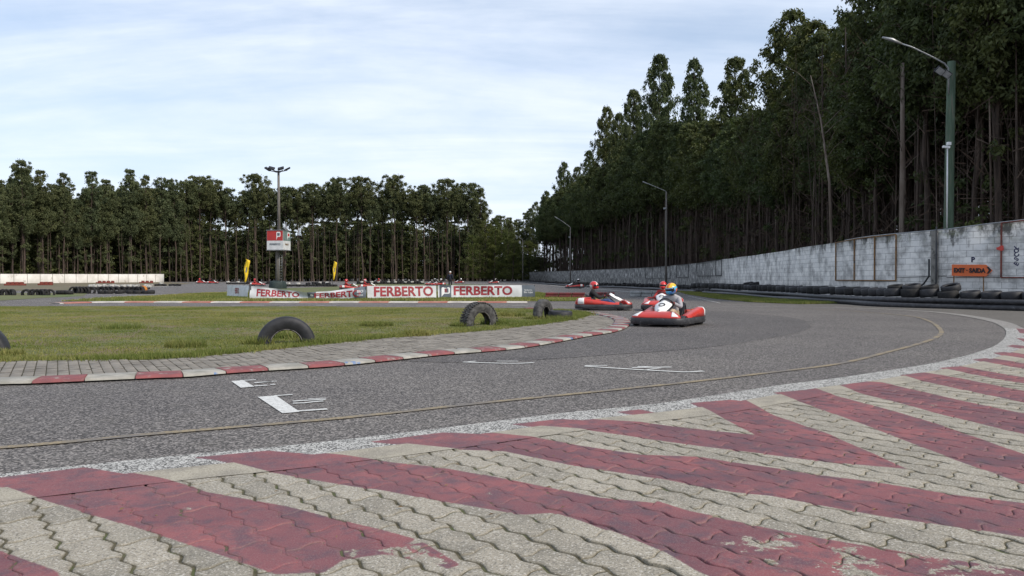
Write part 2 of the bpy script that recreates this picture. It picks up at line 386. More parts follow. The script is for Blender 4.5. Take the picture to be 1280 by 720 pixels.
def normals(P):
    t = np.gradient(P, axis=0); t /= np.linalg.norm(t, axis=1)[:, None] + 1e-9
    for _ in range(3): t[1:-1] = (t[:-2] + t[1:-1] * 2 + t[2:]) / 4
    return np.c_[t[:, 1], -t[:, 0]]          # to the right of travel
def strip(name, P, o0, o1, nacross, z, m, attrs_fn=None, zfn=None, kind='structure', smooth=True, parent=None):
    Nn = normals(P); k = np.linspace(0, 1, nacross)
    off = o0 + (o1 - o0) * k
    V = P[:, None, :] + Nn[:, None, :] * off[None, :, None]
    Z = np.full(V.shape[:2], z) if zfn is None else z + zfn(k)[None, :] * np.ones((len(P), 1))
    V3 = np.dstack([V, Z]).reshape(-1, 3); n = len(P)
    i = np.arange(n - 1)[:, None]; j = np.arange(nacross - 1)[None, :]
    a = (i * nacross + j); Q = np.stack([a, a + 1, a + nacross + 1, a + nacross], -1).reshape(-1, 4)
    # order for upward normals
    v = V3[Q[0]]; nz = np.cross(v[1] - v[0], v[2] - v[0])[2]
    if nz < 0: Q = Q[:, ::-1]
    o = np_mesh(name, V3, Q, m, parent, smooth, attrs_fn(V3) if attrs_fn else None)
    if kind: o['kind'] = kind
    return o
def inside(P, poly):
    x, y = P[:, 0], P[:, 1]; c = np.zeros(len(P), bool); n = len(poly)
    for i in range(n):
        x1, y1 = poly[i][:2]; x2, y2 = poly[i - 1][:2]
        k = ((y1 > y) != (y2 > y)) & (x < (x2 - x1) * (y - y1) / (y2 - y1 + 1e-12) + x1); c ^= k
    return c
def sdf(P, poly):
    d = np.full(len(P), 1e9); n = len(poly)
    for i in range(n):
        a = np.array(poly[i][:2]); b = np.array(poly[i - 1][:2]); ab = b - a
        t = np.clip(((P - a) @ ab) / (ab @ ab + 1e-12), 0, 1)
        d = np.minimum(d, np.linalg.norm(P - (a + t[:, None] * ab), axis=1))
    return np.where(inside(P, poly), d, -d)

# ------------------------------------------------------------------ ground: paths traced on the ground plane
W1 = spline(gpx([(-260, 630), (-150, 612), (0, 594.5), (107, 583), (240, 569.5), (335, 561), (430, 551), (544, 537.5), (700, 518), (830, 504.5), (971, 483),
                 (1049, 473), (1170, 454), (1228, 439), (1250, 428.5), (1257.6, 418), (1253.7, 410), (1236, 402), (1197, 394.5), (1158, 390), (1100, 386.7), (1040, 384.5)]), .04)
STR = [gpx(s) for s in (
    [(-80, 668), (0, 694), (72, 722), (90, 760), (-80, 760)],
    [(-120, 616), (0, 599), (107, 586), (200, 602), (241, 613), (258, 620), (360, 638), (422, 655), (480, 669), (520, 680), (500, 692), (522, 706), (478, 700), (430, 706), (405, 722), (345, 724), (195, 673), (115, 649), (51, 629), (0, 611), (-120, 590)],
    [(505, 688), (530, 684), (575, 712), (560, 718), (520, 700)],
    [(240, 574), (335, 565), (429, 573), (487, 582), (560, 590), (635, 604), (750, 627), (823, 634), (862, 646), (995, 673), (1111, 693), (1290, 722), (1290, 780), (1000, 780), (870, 722), (830, 698), (779, 677), (725, 657), (689, 646), (653, 649), (544, 630), (480, 618), (451, 614), (395, 605), (335, 594), (270, 577)],
    [(461, 554), (555, 542), (617, 545), (667, 550), (725, 561), (800, 572), (878, 576), (995, 594), (1092, 607), (1189, 623), (1280, 634), (1420, 655), (1420, 706), (1280, 678), (1228, 669), (1111, 652), (1053, 642), (963, 625), (917, 621), (830, 604), (710, 585), (631, 568), (580, 566), (523, 560)],
    [(638, 532), (700, 525), (800, 531), (839, 536), (944, 547), (921, 535), (886, 516), (862, 505), (913, 501), (932, 503), (967, 522), (1033, 545), (1080, 566), (1135, 591), (1053, 584), (956, 572), (878, 562), (800, 551), (721, 539), (663, 535)],
    [(770, 516.5), (800, 513), (822, 518), (790, 520)],
    [(967, 492), (1018, 487.5), (1047, 498), (1100, 512), (1162, 530), (1225, 552), (1280, 572), (1420, 612), (1420, 660), (1280, 610), (1189, 577), (1138, 557), (1075, 532), (1032, 517), (1000, 505)],
    [(1047, 483), (1075, 479), (1102, 480.5), (1135, 488), (1200, 503), (1280, 520), (1420, 552), (1420, 590), (1280, 546), (1187, 524), (1125, 507), (1075, 494)],
    [(1125, 470), (1150, 467), (1200, 475), (1280, 491.5), (1420, 517), (1420, 540), (1280, 506), (1200, 489), (1150, 478)],
    [(1173, 461), (1195, 459), (1240, 467), (1280, 474), (1420, 498), (1420, 508), (1280, 482), (1220, 471)],
    [(1215, 450.5), (1232, 448.5), (1280, 456), (1420, 478), (1420, 487), (1280, 463), (1240, 456)],
    [(1241, 442), (1255, 440.5), (1280, 444.5), (1420, 463), (1420, 471), (1280, 450), (1255, 446)],
    [(1258, 433.5), (1266, 431.5), (1420, 448), (1420, 457), (1280, 437.5)],
    [(1270, 423), (1420, 436), (1420, 443), (1280, 428)],
    [(1270, 411), (1420, 423), (1420, 429), (1275, 417)])]
WEAR = [gpx(s) for s in ([(430, 690), (520, 684), (600, 705), (560, 730), (430, 730), (420, 705)],
                         [(980, 672), (1200, 700), (1290, 720), (1290, 740), (1000, 740), (900, 690)])]
def paint_attrs(V):
    P = np.asarray(V)[:, :2]; d = np.full(len(P), -9.)
    for s in STR: d = np.maximum(d, sdf(P, s))
    wv = np.zeros(len(P))
    for s in WEAR: wv = np.maximum(wv, np.clip(sdf(P, s) / .12 + .6, 0, 1))
    return {'paint': d, 'wear': wv}

big = [(-1500, -300), (1500, -300), (1500, 2200), (-1500, 2200)]
sheet('ground', big, -.03, M_['litter'])
WALL_PTS = [(27, 20), (22, 25.4), (19.0, 29.3), (17.3, 31.6), (16.3, 35), (16.4, 40), (17.5, 54), (19.5, 74), (21.9, 98), (22.5, 141), (15.5, 206), (4.2, 280)]
WALL_HS = [3.4, 3.35, 3.27, 3.07, 3.0, 2.94, 2.8, 2.82, 2.85, 2.85, 2.95, 3.1]
WALL = spline(WALL_PTS, .5)
asp = [(-140, -8), (27.0, -8)] + [tuple(p) for p in WALL[::4]] + [(-10, 276), (-60, 240), (-92, 206), (-130, 165)]
sheet('race_track', asp, 0.0, GM['asphalt'])
# newer dark asphalt inside the racing line, paler apron along the barrier
def arc_poly(P): return spline(P, .25)
sheet('resurfaced_asphalt', list(arc_poly(gpx([(500, 451.2), (560, 446), (687, 431), (772, 416.5), (790, 410)]))) + list(arc_poly(gpx([(790, 392), (850, 386), (900, 389.5), (985, 396.5), (1012, 406), (1000, 415), (900, 432.5), (760, 444), (640, 451.5), (540, 453.5)]))), .004, GM['asphalt_dark'])
apr = arc_poly(gpx([(1420, 424), (1300, 412), (1262, 404), (1240, 399), (1197, 392), (1158, 388), (1100, 385), (1040, 382.5), (980, 381), (900, 379)]))
far_e = arc_poly(gpx([(900, 376.5), (991, 379.5), (1057, 380.5), (1100, 382.5), (1200, 386), (1280, 388.5), (1420, 392)]))
sheet('concrete_apron', list(apr) + list(far_e), .004, GM['asphalt_light'])
n_corner = int(np.argmin(np.linalg.norm(W1 - np.array(G(1256, 413).to_2d()), axis=1)))
strip('white_edge_band', W1[:n_corner + 20], 0, .42, 16, .010, GM['white_band'], paint_attrs)
strip('pale_edge_band', W1[n_corner + 19:], 0, .38, 6, .010, GM['asphalt_pale'])
strip('concrete_edging', W1[:n_corner + 10], .42, .74, 12, .0240, GM['cream'], paint_attrs)
# base under the pavers and the pavers themselves
Wn = normals(W1); Win = W1 + Wn * .74
edgeP = [tuple(p) for p in Win[:n_corner:6]]
pav_poly = edgeP + [tuple(G(1420, 412).to_2d()), tuple(G(1420, 760).to_2d()), (4.2, 1.2), (-4.4, 1.2), tuple(G(-260, 700).to_2d())]
sheet('paving_bed', pav_poly, .0125, M_['joint'])
def painted_bed():
    P0 = np.array([p[:2] for p in pav_poly]); lo = np.maximum(P0.min(0), (-5.5, 1.5)); hi = np.minimum(P0.max(0), (9, 9)); st = .035
    nx, ny = int((hi[0] - lo[0]) / st), int((hi[1] - lo[1]) / st)
    X, Y = np.meshgrid(lo[0] + np.arange(nx) * st, lo[1] + np.arange(ny) * st, indexing='ij'); P = np.c_[X.ravel(), Y.ravel()]
    V = np.c_[P, np.full(len(P), .0160) + RNG.normal(0, .0005, len(P))]
    i = np.arange(nx - 1)[:, None]; j = np.arange(ny - 1)[None]; a = i * ny + j
    Q = np.stack([a, a + ny, a + ny + 1, a + 1], -1).reshape(-1, 4); Q = Q[inside(P[Q[:, 0]], pav_poly)]
    o = np_mesh('paving_joints', V, Q, GM['joint'], None, True, paint_attrs(V)); o['kind'] = 'structure'
painted_bed()
def pavers(name, poly, ang, L, W, A, B, gap, top, mtl, res, near, jitter=.0011, attrs=paint_attrs, extra=None):
    D = np.array([math.cos(ang), math.sin(ang)]); Nn = np.array([-D[1], D[0]])
    if Nn[1] < 0: Nn = -Nn
    pp = np.array([p[:2] for p in poly]); u = pp @ D; v = pp @ Nn
    jj = np.arange(int(v.min() / W) - 1, int(v.max() / W) + 2)
    ii = np.arange(int(u.min() / L) - 2, int(u.max() / L) + 2)
    I, J = np.meshgrid(ii, jj, indexing='ij'); I = I.ravel(); J = J.ravel()
    off = np.where(J % 2 == 0, 0, .5)
    cu = (I + .5 + off) * L; cv = (J + .5) * W
    C = cu[:, None] * D + cv[:, None] * Nn
    keep = sdf(C, poly) > -W * .9
    dist = np.linalg.norm(C, axis=1); keep &= (dist < 40)
    if near is not None: keep &= (dist >= near[0]) & (dist < near[1])
    I, J, off, C = I[keep], J[keep], off[keep], C[keep]; n = len(I)
    ns, nt_ = res
    s = np.linspace(0, 1, ns); t = np.linspace(0, 1, nt_)
    # extra rings close to the rim for rounded edges
    s = np.sort(np.r_[s, .018, .982]); t = np.sort(np.r_[t, .03, .97]); ns += 2; nt_ += 2
    S, T = np.meshgrid(s, t, indexing='ij'); S = S.ravel(); T = T.ravel(); m = len(S)
    gs, gt = gap * .62 / L / 2, gap / W / 2
    Si = gs + S * (1 - 2 * gs); Ti = gt + T * (1 - 2 * gt)
    U = (I[:, None] + off[:, None] + Si[None]) * L + B * np.sin(2 * np.pi * Ti)[None]
    tri = 2 * np.abs(((Si * 2 + .25) % 1) - .5) - .5
    Vv = (J[:, None] + Ti[None]) * W + A * 2 * tri[None]
    P = U[..., None] * D + Vv[..., None] * Nn
    rim = np.minimum(np.minimum(S, 1 - S) * L, np.minimum(T, 1 - T) * W)
    edge = np.clip(1 - rim / .009, 0, 1)
    z0 = top + np.clip(RNG.normal(0, jitter, n), -.8 * jitter, 3 * jitter); tx = np.clip(RNG.normal(0, jitter * 2.0, n), -.0035, .0035); ty = np.clip(RNG.normal(0, jitter * 2.0, n), -.0035, .0035)
    if extra is not None: z0 = z0 + extra(C)
    Z = z0[:, None] + (S[None] - .5) * tx[:, None] + (T[None] - .5) * ty[:, None] - np.where(rim < 1e-6, .0035, 0)[None]
    V3 = np.dstack([P, Z]).reshape(-1, 3)
    i = np.arange(ns - 1)[:, None]; j = np.arange(nt_ - 1)[None, :]; a = i * nt_ + j
    q = np.stack([a, a + nt_, a + nt_ + 1, a + 1], -1).reshape(-1, 4)
    Q = (q[None] + (np.arange(n) * m)[:, None, None]).reshape(-1, 4)
    v = V3[Q[0]]
    if np.cross(v[1] - v[0], v[2] - v[0])[2] < 0: Q = Q[:, ::-1]
    # skirt
    per = [k for k in range(nt_)] + [k * nt_ + nt_ - 1 for k in range(1, ns)] + [(ns - 1) * nt_ + k for k in range(nt_ - 2, -1, -1)] + [k * nt_ for k in range(ns - 2, 0, -1)]
    per = np.array(per); np_ = len(per)
    low = V3.reshape(n, m, 3)[:, per].copy(); low[..., 2] = .003
    base = len(V3); lowi = base + np.arange(n * np_).reshape(n, np_)
    topi = per[None] + (np.arange(n) * m)[:, None]
    Q2 = np.stack([topi, np.roll(topi, -1, 1), np.roll(lowi, -1, 1), lowi], -1).reshape(-1, 4)
    V3 = np.r_[V3, low.reshape(-1, 3)]; Q = np.r_[Q, Q2]
    at = attrs(V3) if attrs else {}
    tone = RNG.random(n)
    at['tone'] = np.r_[np.repeat(tone, m), np.repeat(tone, np_)]
    at['edge'] = np.r_[np.tile(edge, n), np.ones(n * np_)]
    o = np_mesh(name, V3, Q, mtl, None, True, at); o['kind'] = 'structure'
    print(name, n, 'pavers', len(Q)); return o
ANG = math.atan2(-.79, .62)
lift_poly = gpx([(560, 672), (640, 655), (900, 730), (1000, 790), (700, 790)])
def lift(C): return .008 * np.clip(sdf(C, gpx([(700, 640), (860, 640), (1200, 760), (860, 760)])) / .1, 0, 1)
pavers('runoff_paving', pav_poly, ANG, .33, .18, .0165, .017, .011, .021, GM['paver'], (16, 9), (0, 7.5), extra=lift)
pavers('runoff_paving_beyond', pav_poly, ANG, .33, .18, .0165, .017, .014, .021, GM['paver'], (7, 5), (7.5, 40), extra=None)

# inner kerb of red and white blocks
KP = spline(gpx([(-200, 492), (-80, 486.5), (0, 482.5), (40, 481.5), (95, 479), (195, 474.5), (235, 473), (300, 467.5), (412, 460), (487, 452.5), (556, 445), (631, 439), (675, 433), (735, 421.6), (772, 415), (787, 407), (783, 399.5), (760, 394), (735, 390.5), (700, 387.5), (660, 386)]), .05)
# phase so that a red block begins where it does on the photo
def kerb(name, P, w, blk, m, red_at, z=.02, h=.035, left=True):
    d = np.r_[0, np.cumsum(np.linalg.norm(np.diff(P, axis=0), axis=1))]
    s0 = d[int(np.argmin(np.linalg.norm(P - np.array(red_at), axis=1)))]
    Nn = normals(P) * (-1 if left else 1)
    V = []; Q = []; mi = []
    nblk = int(d[-1] / blk)
    prof = [(0, 0), (.02, h * .55), (.07, h * .8), (.5, h), (.93, h), (1, h * .6), (1, 0)]
    start = (s0 % blk)
    ks = int(round((s0 - start) / blk))
    for b in range(-1, nblk + 1):
        a0 = start + b * blk + .006; a1 = start + (b + 1) * blk - .006
        a0 = max(a0, 0); a1 = min(a1, d[-1])
        if a1 - a0 < .1: continue
        ns = 6; ss = np.linspace(a0, a1, ns); base = len(V)
        wv = w * random.uniform(.97, 1.03)
        for q in ss:
            p = np.array([np.interp(q, d, P[:, 0]), np.interp(q, d, P[:, 1])]); nn = np.array([np.interp(q, d, Nn[:, 0]), np.interp(q, d, Nn[:, 1])])
            for (o, zz) in prof: V.append((*(p + nn * o * wv), z + zz))
        k = len(prof)
        for i in range(ns - 1):
            for j in range(k - 1):
                Q.append((base + i * k + j, base + i * k + j + 1, base + (i + 1) * k + j + 1, base + (i + 1) * k + j)); mi.append(0 if (b - ks) % 2 == 0 else 1)
        for e in (0, ns - 1):
            for j in range(k // 2):
                r = base + e * k; Q.append((r + j, r + j + 1, r + k - 2 - j, r + k - 1 - j)); mi.append(0 if (b - ks) % 2 == 0 else 1)
    o = np_mesh(name, np.array(V), np.array(Q), m, None, False, None, mi); o['kind'] = 'structure'; return o
kerb('inner_kerb', KP, .40, .50, [M_['kred'], M_['kwhite']], tuple(G(38, 481.5).to_2d()))
# brick paving between inner kerb and lawn
Kn = normals(KP); KL = KP - Kn * .42
LE = spline(gpx([(-200, 458), (0, 453.7), (100, 452), (195, 451), (300, 443), (425, 430), (487, 424), (565, 418), (628, 412.5), (700, 403.5), (728, 398), (738, 393.5), (722, 390), (700, 388.3)]), .12)
ringp = [tuple(p) for p in KL[::6]] + [tuple(p) for p in LE[::-2]]
sheet('brick_bed', ringp, .014, M_['joint'])
pavers('brick_verge', ringp, R(120), .22, .12, 0, 0, .010, .020, M_['brick'], (2, 2), None, jitter=.002, attrs=None)
# infield lawn and other grass
far_lawn = gpx([(700, 387.3), (660, 386.2), (575, 385.4), (400, 384), (0, 383.6), (-300, 383.4)])
lawn = [tuple(p) for p in LE] + [tuple(p) for p in far_lawn] + [tuple(G(-400, 400).to_2d()), tuple(G(-400, 455).to_2d())]
sheet('infield_lawn', lawn, .022, M_['soil'])
strip2 = gpx([(75, 376.8), (130, 372.5), (200, 369.5), (240, 367.5), (290, 364), (330, 361), (420, 358.3), (440, 357.8), (500, 362), (560, 363), (660, 364), (690, 368), (760, 372.5), (735, 376.5), (660, 376.8), (400, 376.8)])
sheet('grass_island', strip2, .012, M_['grass_far'])
sheet('grass_verge_by_barrier', gpx([(840, 362.5), (880, 366.8), (930, 370.8), (991, 375.6), (1040, 378.2), (1057, 379.6), (1000, 380.5), (940, 378), (893, 373.5), (858, 368)]), .012, M_['grass_far'])
sheet('left_grass_verge', gpx([(-300, 374), (-300, 366.5), (0, 366.5), (60, 366.5), (110, 366.3), (104, 370.2), (50, 372.8), (0, 376)]), .012, M_['grass_far'])
sheet('dirt_bank', gpx([(-300, 364), (-300, 354.5), (0, 354), (205, 352.5), (240, 354.5), (200, 358), (150, 360.5), (60, 363.5)]), .016, M_['dirt'])
sheet('inner_field', gpx([(430, 356), (480, 353), (560, 355), (640, 357), (600, 361), (540, 361), (480, 361)]), .012, M_['grass_far'])
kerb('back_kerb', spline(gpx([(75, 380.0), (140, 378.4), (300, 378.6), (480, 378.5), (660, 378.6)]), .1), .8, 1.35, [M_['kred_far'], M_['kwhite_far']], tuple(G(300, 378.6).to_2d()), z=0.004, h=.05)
# faded tan line and white road markings
tan = mat('tan_line_paint', (.30, .235, .14), (.17, .145, .11), .85, 38, c3=(.15, .135, .122), s3=2.6, t3=(.42, .64))
strip('tan_line', spline(gpx([(-150, 571), (0, 560.6), (100, 552), (195, 543), (430, 523), (617, 503), (830, 481.6), (956, 467), (1049, 455), (1111, 440), (1145, 431), (1170, 422), (1176, 413), (1160, 401), (1130, 394.5), (1050, 388), (990, 385.5)]), .15), -.045, .045, 2, .008, tan)
mk = 0
def markline(pts, w):
    P = np.array([G(*p).to_2d()[:] for p in pts]); P = spline(P, .1) if len(P) > 2 else np.linspace(P[0], P[1], 8)
    return strip('painted_marking', P, -w / 2, w / 2, 2, .0085, M_['paintw'])
sheet('painted_marking', gpx([(322, 497), (345, 495.3), (374.5, 515.8), (353, 517.6)]), .008, M_['paintw'])
sheet('painted_marking', gpx([(289, 477.3), (304, 476), (318, 484), (301, 485.6)]), .008, M_['paintw'])
for pts, wd in (([(343, 495.6), (366, 494)], .045), ([(366, 502.5), (388, 501), (411, 500.3)], .05), ([(366, 505), (384, 504.5), (396, 502.5), (414, 502)], .05), ([(385, 499.6), (408, 498.6)], .03),
                ([(372, 514.8), (409, 512.3)], .06), ([(300, 476.5), (320, 475.6)], .05), ([(318, 479.3), (340, 477.6)], .06), ([(328, 478.0), (346, 477.3)], .04), ([(318, 483.4), (334, 482.3)], .06), ([(338, 481.6), (344, 481.2)], .06),
                ([(731, 458.4), (783, 461.8), (852, 465.6), (862, 465.6), (881, 464.4)], .075), ([(731, 457.7), (759, 457.4)], .06), ([(790, 460.2), (839, 459.5)], .08), ([(797, 458.7), (815, 459.3)], .08), ([(806, 463), (826, 460.6)], .05),
                ([(579, 453.2), (610, 454.3), (648, 454.9), (674, 453.3)], .07), ([(621, 452.1), (648, 452.1)], .06), ([(585, 453), (595, 452.1)], .06)):
    markline(pts, wd)
# faint paler lines of the far straights
for pts, wd in (([(285, 357.6), (220, 357.8), (180, 359)], .6), ([(230, 367.5), (150, 370.5), (95, 374.5)], .25), ([(290, 381.8), (330, 381.9)], .12), ([(160, 383), (172, 383)], .1), ([(395, 381.9), (420, 381.9)], .12), ([(520, 381.8), (545, 381.8)], .12), ([(640, 382), (660, 382)], .12),
                ([(900, 383), (1000, 384.2), (1080, 386.3)], .05), ([(860, 370), (900, 379)], .05), ([(648, 352), (700, 357.8), (760, 362.5), (800, 366)], .2)):
    o = markline(pts, wd)

# ------------------------------------------------------------------ grass blades
def blades(name, poly, n, zb, hfn, wid, clumpy=.6, dens=None, far=45):
    P0 = np.array([p[:2] for p in poly]); lo = P0.min(0); hi = P0.max(0)
    lo = np.maximum(lo, (-26, 5)); hi = np.minimum(hi, (20, far))
    P = RNG.random((n, 2)) * (hi - lo) + lo
    k = np.abs(P[:, 0]) < P[:, 1] * .70 + 1.0
    P = P[k]; P = P[inside(P, poly)]
    if dens is not None: P = P[RNG.random(len(P)) < dens(P)]
    # patchiness: sum of a few sines stands for bare and lush places
    def fld(P, f, ph): return np.sin(P[:, 0] * f + ph + 2 * np.sin(P[:, 1] * f * .7 + ph * 2)) * np.sin(P[:, 1] * f * 1.3 + ph * 3 + 1.5 * np.sin(P[:, 0] * f * .9))
    patch = (fld(P, .9, 1) + fld(P, 2.7, 2) * .7 + fld(P, 7.3, 4) * .6) / 2.3
    P = P[RNG.random(len(P)) < np.clip(.62 + patch * clumpy, .12, 1)]
    patch = (fld(P, .9, 1) + fld(P, 2.7, 2) * .7 + fld(P, 7.3, 4) * .6) / 2.3
    m = len(P); H = hfn(P) * RNG.uniform(.5, 1.35, m) * (1 + .5 * patch); a = RNG.random(m) * 6.283
    dx, dy = np.cos(a), np.sin(a); lean = RNG.uniform(.1, .8, m) * H; b = RNG.random(m) * 6.283
    W_ = wid * RNG.uniform(.7, 1.4, m)
    base = np.c_[P, np.full(m, zb)]
    V = np.stack([base - np.c_[dx, dy, 0 * dx] * W_[:, None], base + np.c_[dx, dy, 0 * dx] * W_[:, None],
                  base + np.c_[np.cos(b) * lean + dx * W_ * .3, np.sin(b) * lean + dy * W_ * .3, H]], 1).reshape(-1, 3)
    Q = np.arange(3 * m).reshape(-1, 3)
    big_ = fld(P, .33, 5) + .8 * fld(P, .8, 7) + .6 * fld(P, 1.9, 3)
    tint = np.clip(.42 + .35 * RNG.normal(0, .6, m) - .25 * patch + .30 * big_, 0, 1)
    o = np_mesh(name, V, Q, BLADE, None, False, {'tint': np.repeat(tint, 3)}); o['kind'] = 'stuff'; print(name, m); return o
edge_np = np.array(LE)
def dedge(P):
    d = np.full(len(P), 9.)
    for q in edge_np[::4]: d = np.minimum(d, np.hypot(P[:, 0] - q[0], P[:, 1] - q[1]))
    return d
blades('lawn_grass', lawn, 900000, .02, lambda P: .022 + .032 * np.exp(-dedge(P) / .6), .007)
fr = strip('lawn_edge', LE, -.1, .02, 3, .021, M_['soil'])
fringe = [tuple(p) for p in (LE + normals(LE) * .24)] + [tuple(p) for p in (LE - normals(LE) * .55)[::-1]]
def spill(P):
    ins = inside(P, lawn); d = dedge(P); w_ = .03 + .07 * (np.sin(P[:, 0] * 3.1) * np.sin(P[:, 0] * 7.7 + 1) + .5).clip(0, 1.5)
    return np.where(ins, 1.0, np.exp(-d / w_) * .7)
blades('lawn_fringe_grass', fringe, 520000, .02, lambda P: np.full(len(P), .060), .006, .7, dens=spill)
for cx, cy, r_ in ((322, 432, .25), (394, 431, .3), (358, 424, .35), (577, 409, .25), (618, 407, .3), (668, 400, .25), (700, 401, .45), (2, 446, .3), (230, 436, .3), (470, 409, .35), (520, 421, .25), (640, 396, .4), (150, 412, .5), (700, 392, .4)):
    c_ = G(cx, cy); blades('weed_clump', [(c_.x + r_ * math.cos(a) * (1 + .3 * math.sin(3 * a)), c_.y + r_ * .6 * math.sin(a)) for a in np.linspace(0, 6.28, 14)[:-1]], 1500, .02, lambda P: np.full(len(P), .115), .008, .2)
blades('verge_grass', strip2, 160000, .012, lambda P: np.full(len(P), .07), .02, far=60)
blades('barrier_grass', gpx([(840, 362.5), (880, 366.8), (930, 370.8), (991, 375.6), (1040, 378.2), (1057, 379.6), (1000, 380.5), (940, 378), (893, 373.5), (858, 368)]), 150000, .012, lambda P: np.full(len(P), .08), .018, far=75)

# bits of dry leaf and grit that lie on the paving
def litter_bits():
    n = 260; P = np.c_[RNG.uniform(-4, 8, n), RNG.uniform(2.6, 9, n)]; P = P[inside(P, pav_poly)]; m = len(P)
    a = RNG.random(m) * 6.28; L = RNG.uniform(.006, .022, m); W_ = L * RNG.uniform(.25, .5, m); d = np.c_[np.cos(a), np.sin(a)]; e = np.c_[-np.sin(a), np.cos(a)]
    z = .031 + RNG.random(m) * .003
    def q(u, v, h): return np.c_[P + d * (L * u)[:, None] + e * (W_ * v)[:, None], z + h * L]
    V = np.stack([q(-1, 0, .0), q(0, 1, .35), q(1, 0, .1), q(0, -1, .3)], 1).reshape(-1, 3)
    o = np_mesh('leaf_litter', V, np.arange(4 * m).reshape(-1, 4), mat('dry_leaf', (.24, .15, .06), (.08, .05, .025), .8, 3)); o['kind'] = 'stuff'; o['label'] = 'bits of dry leaf scattered on the paving'
litter_bits()

# ------------------------------------------------------------------ block walls
def wall_mat():
    m = bpy.data.materials.new('whitewashed_blockwork'); m.use_nodes = True; t = m.node_tree; b = t.nodes['Principled BSDF']
    uv = N(t, 'ShaderNodeUVMap', uv_map='UVMap').outputs[0]
    br = N(t, 'ShaderNodeTexBrick', offset=.5); t.links.new(uv, br.inputs['Vector'])
    br.inputs['Scale'].default_value = 1; br.inputs['Brick Width'].default_value = .50; br.inputs['Row Height'].default_value = .245
    br.inputs['Mortar Size'].default_value = .007; br.inputs['Mortar Smooth'].default_value = .3; br.inputs['Bias'].default_value = 0
    br.inputs['Color1'].default_value = (0, 0, 0, 1); br.inputs['Color2'].default_value = (1, 1, 1, 1); br.inputs['Mortar'].default_value = (.5, .5, .5, 1)
    s = N(t, 'ShaderNodeSeparateColor'); t.links.new(br.outputs['Color'], s.inputs[0])
    sx = N(t, 'ShaderNodeSeparateXYZ'); t.links.new(uv, sx.inputs[0]); hgt = sx.outputs[1]; along = sx.outputs[0]
    c = mixc(t, s.outputs[0], (.56, .55, .53), (.68, .66, .62))
    c = mixc(t, ramp(t, noise(t, uv, 1.1, 7, .65), .42, .65), c, (.31, .305, .29))
    # bare raw blocks low down / darkened lichen towards the coping, running down
    mp = N(t, 'ShaderNodeMapping'); mp.inputs['Scale'].default_value = (1.3, .6, 1); t.links.new(uv, mp.inputs[0])
    drip = noise(t, mp.outputs[0], 1.5, 9, .72)
    topf = mth(t, 'MULTIPLY', ramp(t, hgt, 2.0, 3.2), .50)
    c = mixc(t, ramp(t, mth(t, 'ADD', drip, mth(t, 'MULTIPLY', topf, .42)), .60, .78), c, (.085, .085, .080))
    age = ramp(t, along, 48, 66)         # the farther stretch of this wall is much blacker with mould
    c = mixc(t, mth(t, 'MULTIPLY', age, ramp(t, noise(t, mp.outputs[0], 1.6, 9, .78), .34, .56)), c, (.085, .085, .082))
    c = mixc(t, mth(t, 'MULTIPLY', ramp(t, noise(t, uv, 3.3, 5), .5, .68), mth(t, 'MULTIPLY', ramp(t, hgt, 2.2, 3.2), .5)), c, (.16, .17, .08))
    mort = mixc(t, ramp(t, noise(t, uv, 2.3, 4), .42, .68), (.07, .065, .06), (.26, .26, .26))
    c = mixc(t, mth(t, 'MULTIPLY', br.outputs['Fac'], .85), c, mort)
    t.links.new(c, b.inputs['Base Color']); b.inputs['Roughness'].default_value = .9; b.inputs['Specular IOR Level'].default_value = .2
    bn = N(t, 'ShaderNodeBump'); bn.inputs['Strength'].default_value = .6; bn.inputs['Distance'].default_value = .02
    t.links.new(mth(t, 'SUBTRACT', noise(t, uv, 14, 5), mth(t, 'MULTIPLY', br.outputs['Fac'], 1.2)), bn.inputs['Height']); t.links.new(bn.outputs[0], b.inputs['Normal'])
    return m
def wall_obj(name, P, hfn, thick, mtl, side=1, parent=None, zb=-.05):
    """P: path; front face lies on the path, thickness goes to the right (side=1) or left"""
    Nn = normals(P) * side; n = len(P)
    d = np.r_[0, np.cumsum(np.linalg.norm(np.diff(P, axis=0), axis=1))]
    H = np.array([hfn(x) for x in d])
    B = P + Nn * thick
    V = np.r_[np.c_[P, np.full(n, zb)], np.c_[P, H], np.c_[B, H], np.c_[B, np.full(n, zb)]]
    Q = []
    for k in range(3):
        for i in range(n - 1): Q.append((k * n + i, k * n + i + 1, (k + 1) * n + i + 1, (k + 1) * n + i))
    Q.append((0, n, 2 * n, 3 * n)); Q.append((n - 1, 4 * n - 1, 3 * n - 1, 2 * n - 1))
    o = np_mesh(name, V, Q, mtl, parent); me = o.data
    uvl = me.uv_layers.new(name='UVMap'); hh = V[:, 2]; dd = np.tile(d, 4)
    li = np.array([l.vertex_index for l in me.loops]); uv = np.c_[dd[li], hh[li]]
    uvl.data.foreach_set('uv', uv.astype(np.float32).ravel())
    bm = bmesh.new(); bm.from_mesh(me); bmesh.ops.recalc_face_normals(bm, faces=bm.faces); bm.to_mesh(me); bm.free()
    return o
_wd = np.r_[0, np.cumsum(np.linalg.norm(np.diff(WALL, axis=0), axis=1))]
_wk = [_wd[int(np.argmin(np.linalg.norm(WALL - np.array(q), axis=1)))] for q in WALL_PTS]
def wallH(dist): return float(np.interp(dist, _wk, WALL_HS)) + .015 * math.sin(dist * .7)
tall = wall_obj('block_wall', WALL[::2], wallH, .18, wall_mat(), 1)
tag(tall, 'long whitewashed concrete block wall below the right-hand forest, darkened with mould', 'wall')
WD = np.r_[0, np.cumsum(np.linalg.norm(np.diff(WALL, axis=0), axis=1))]
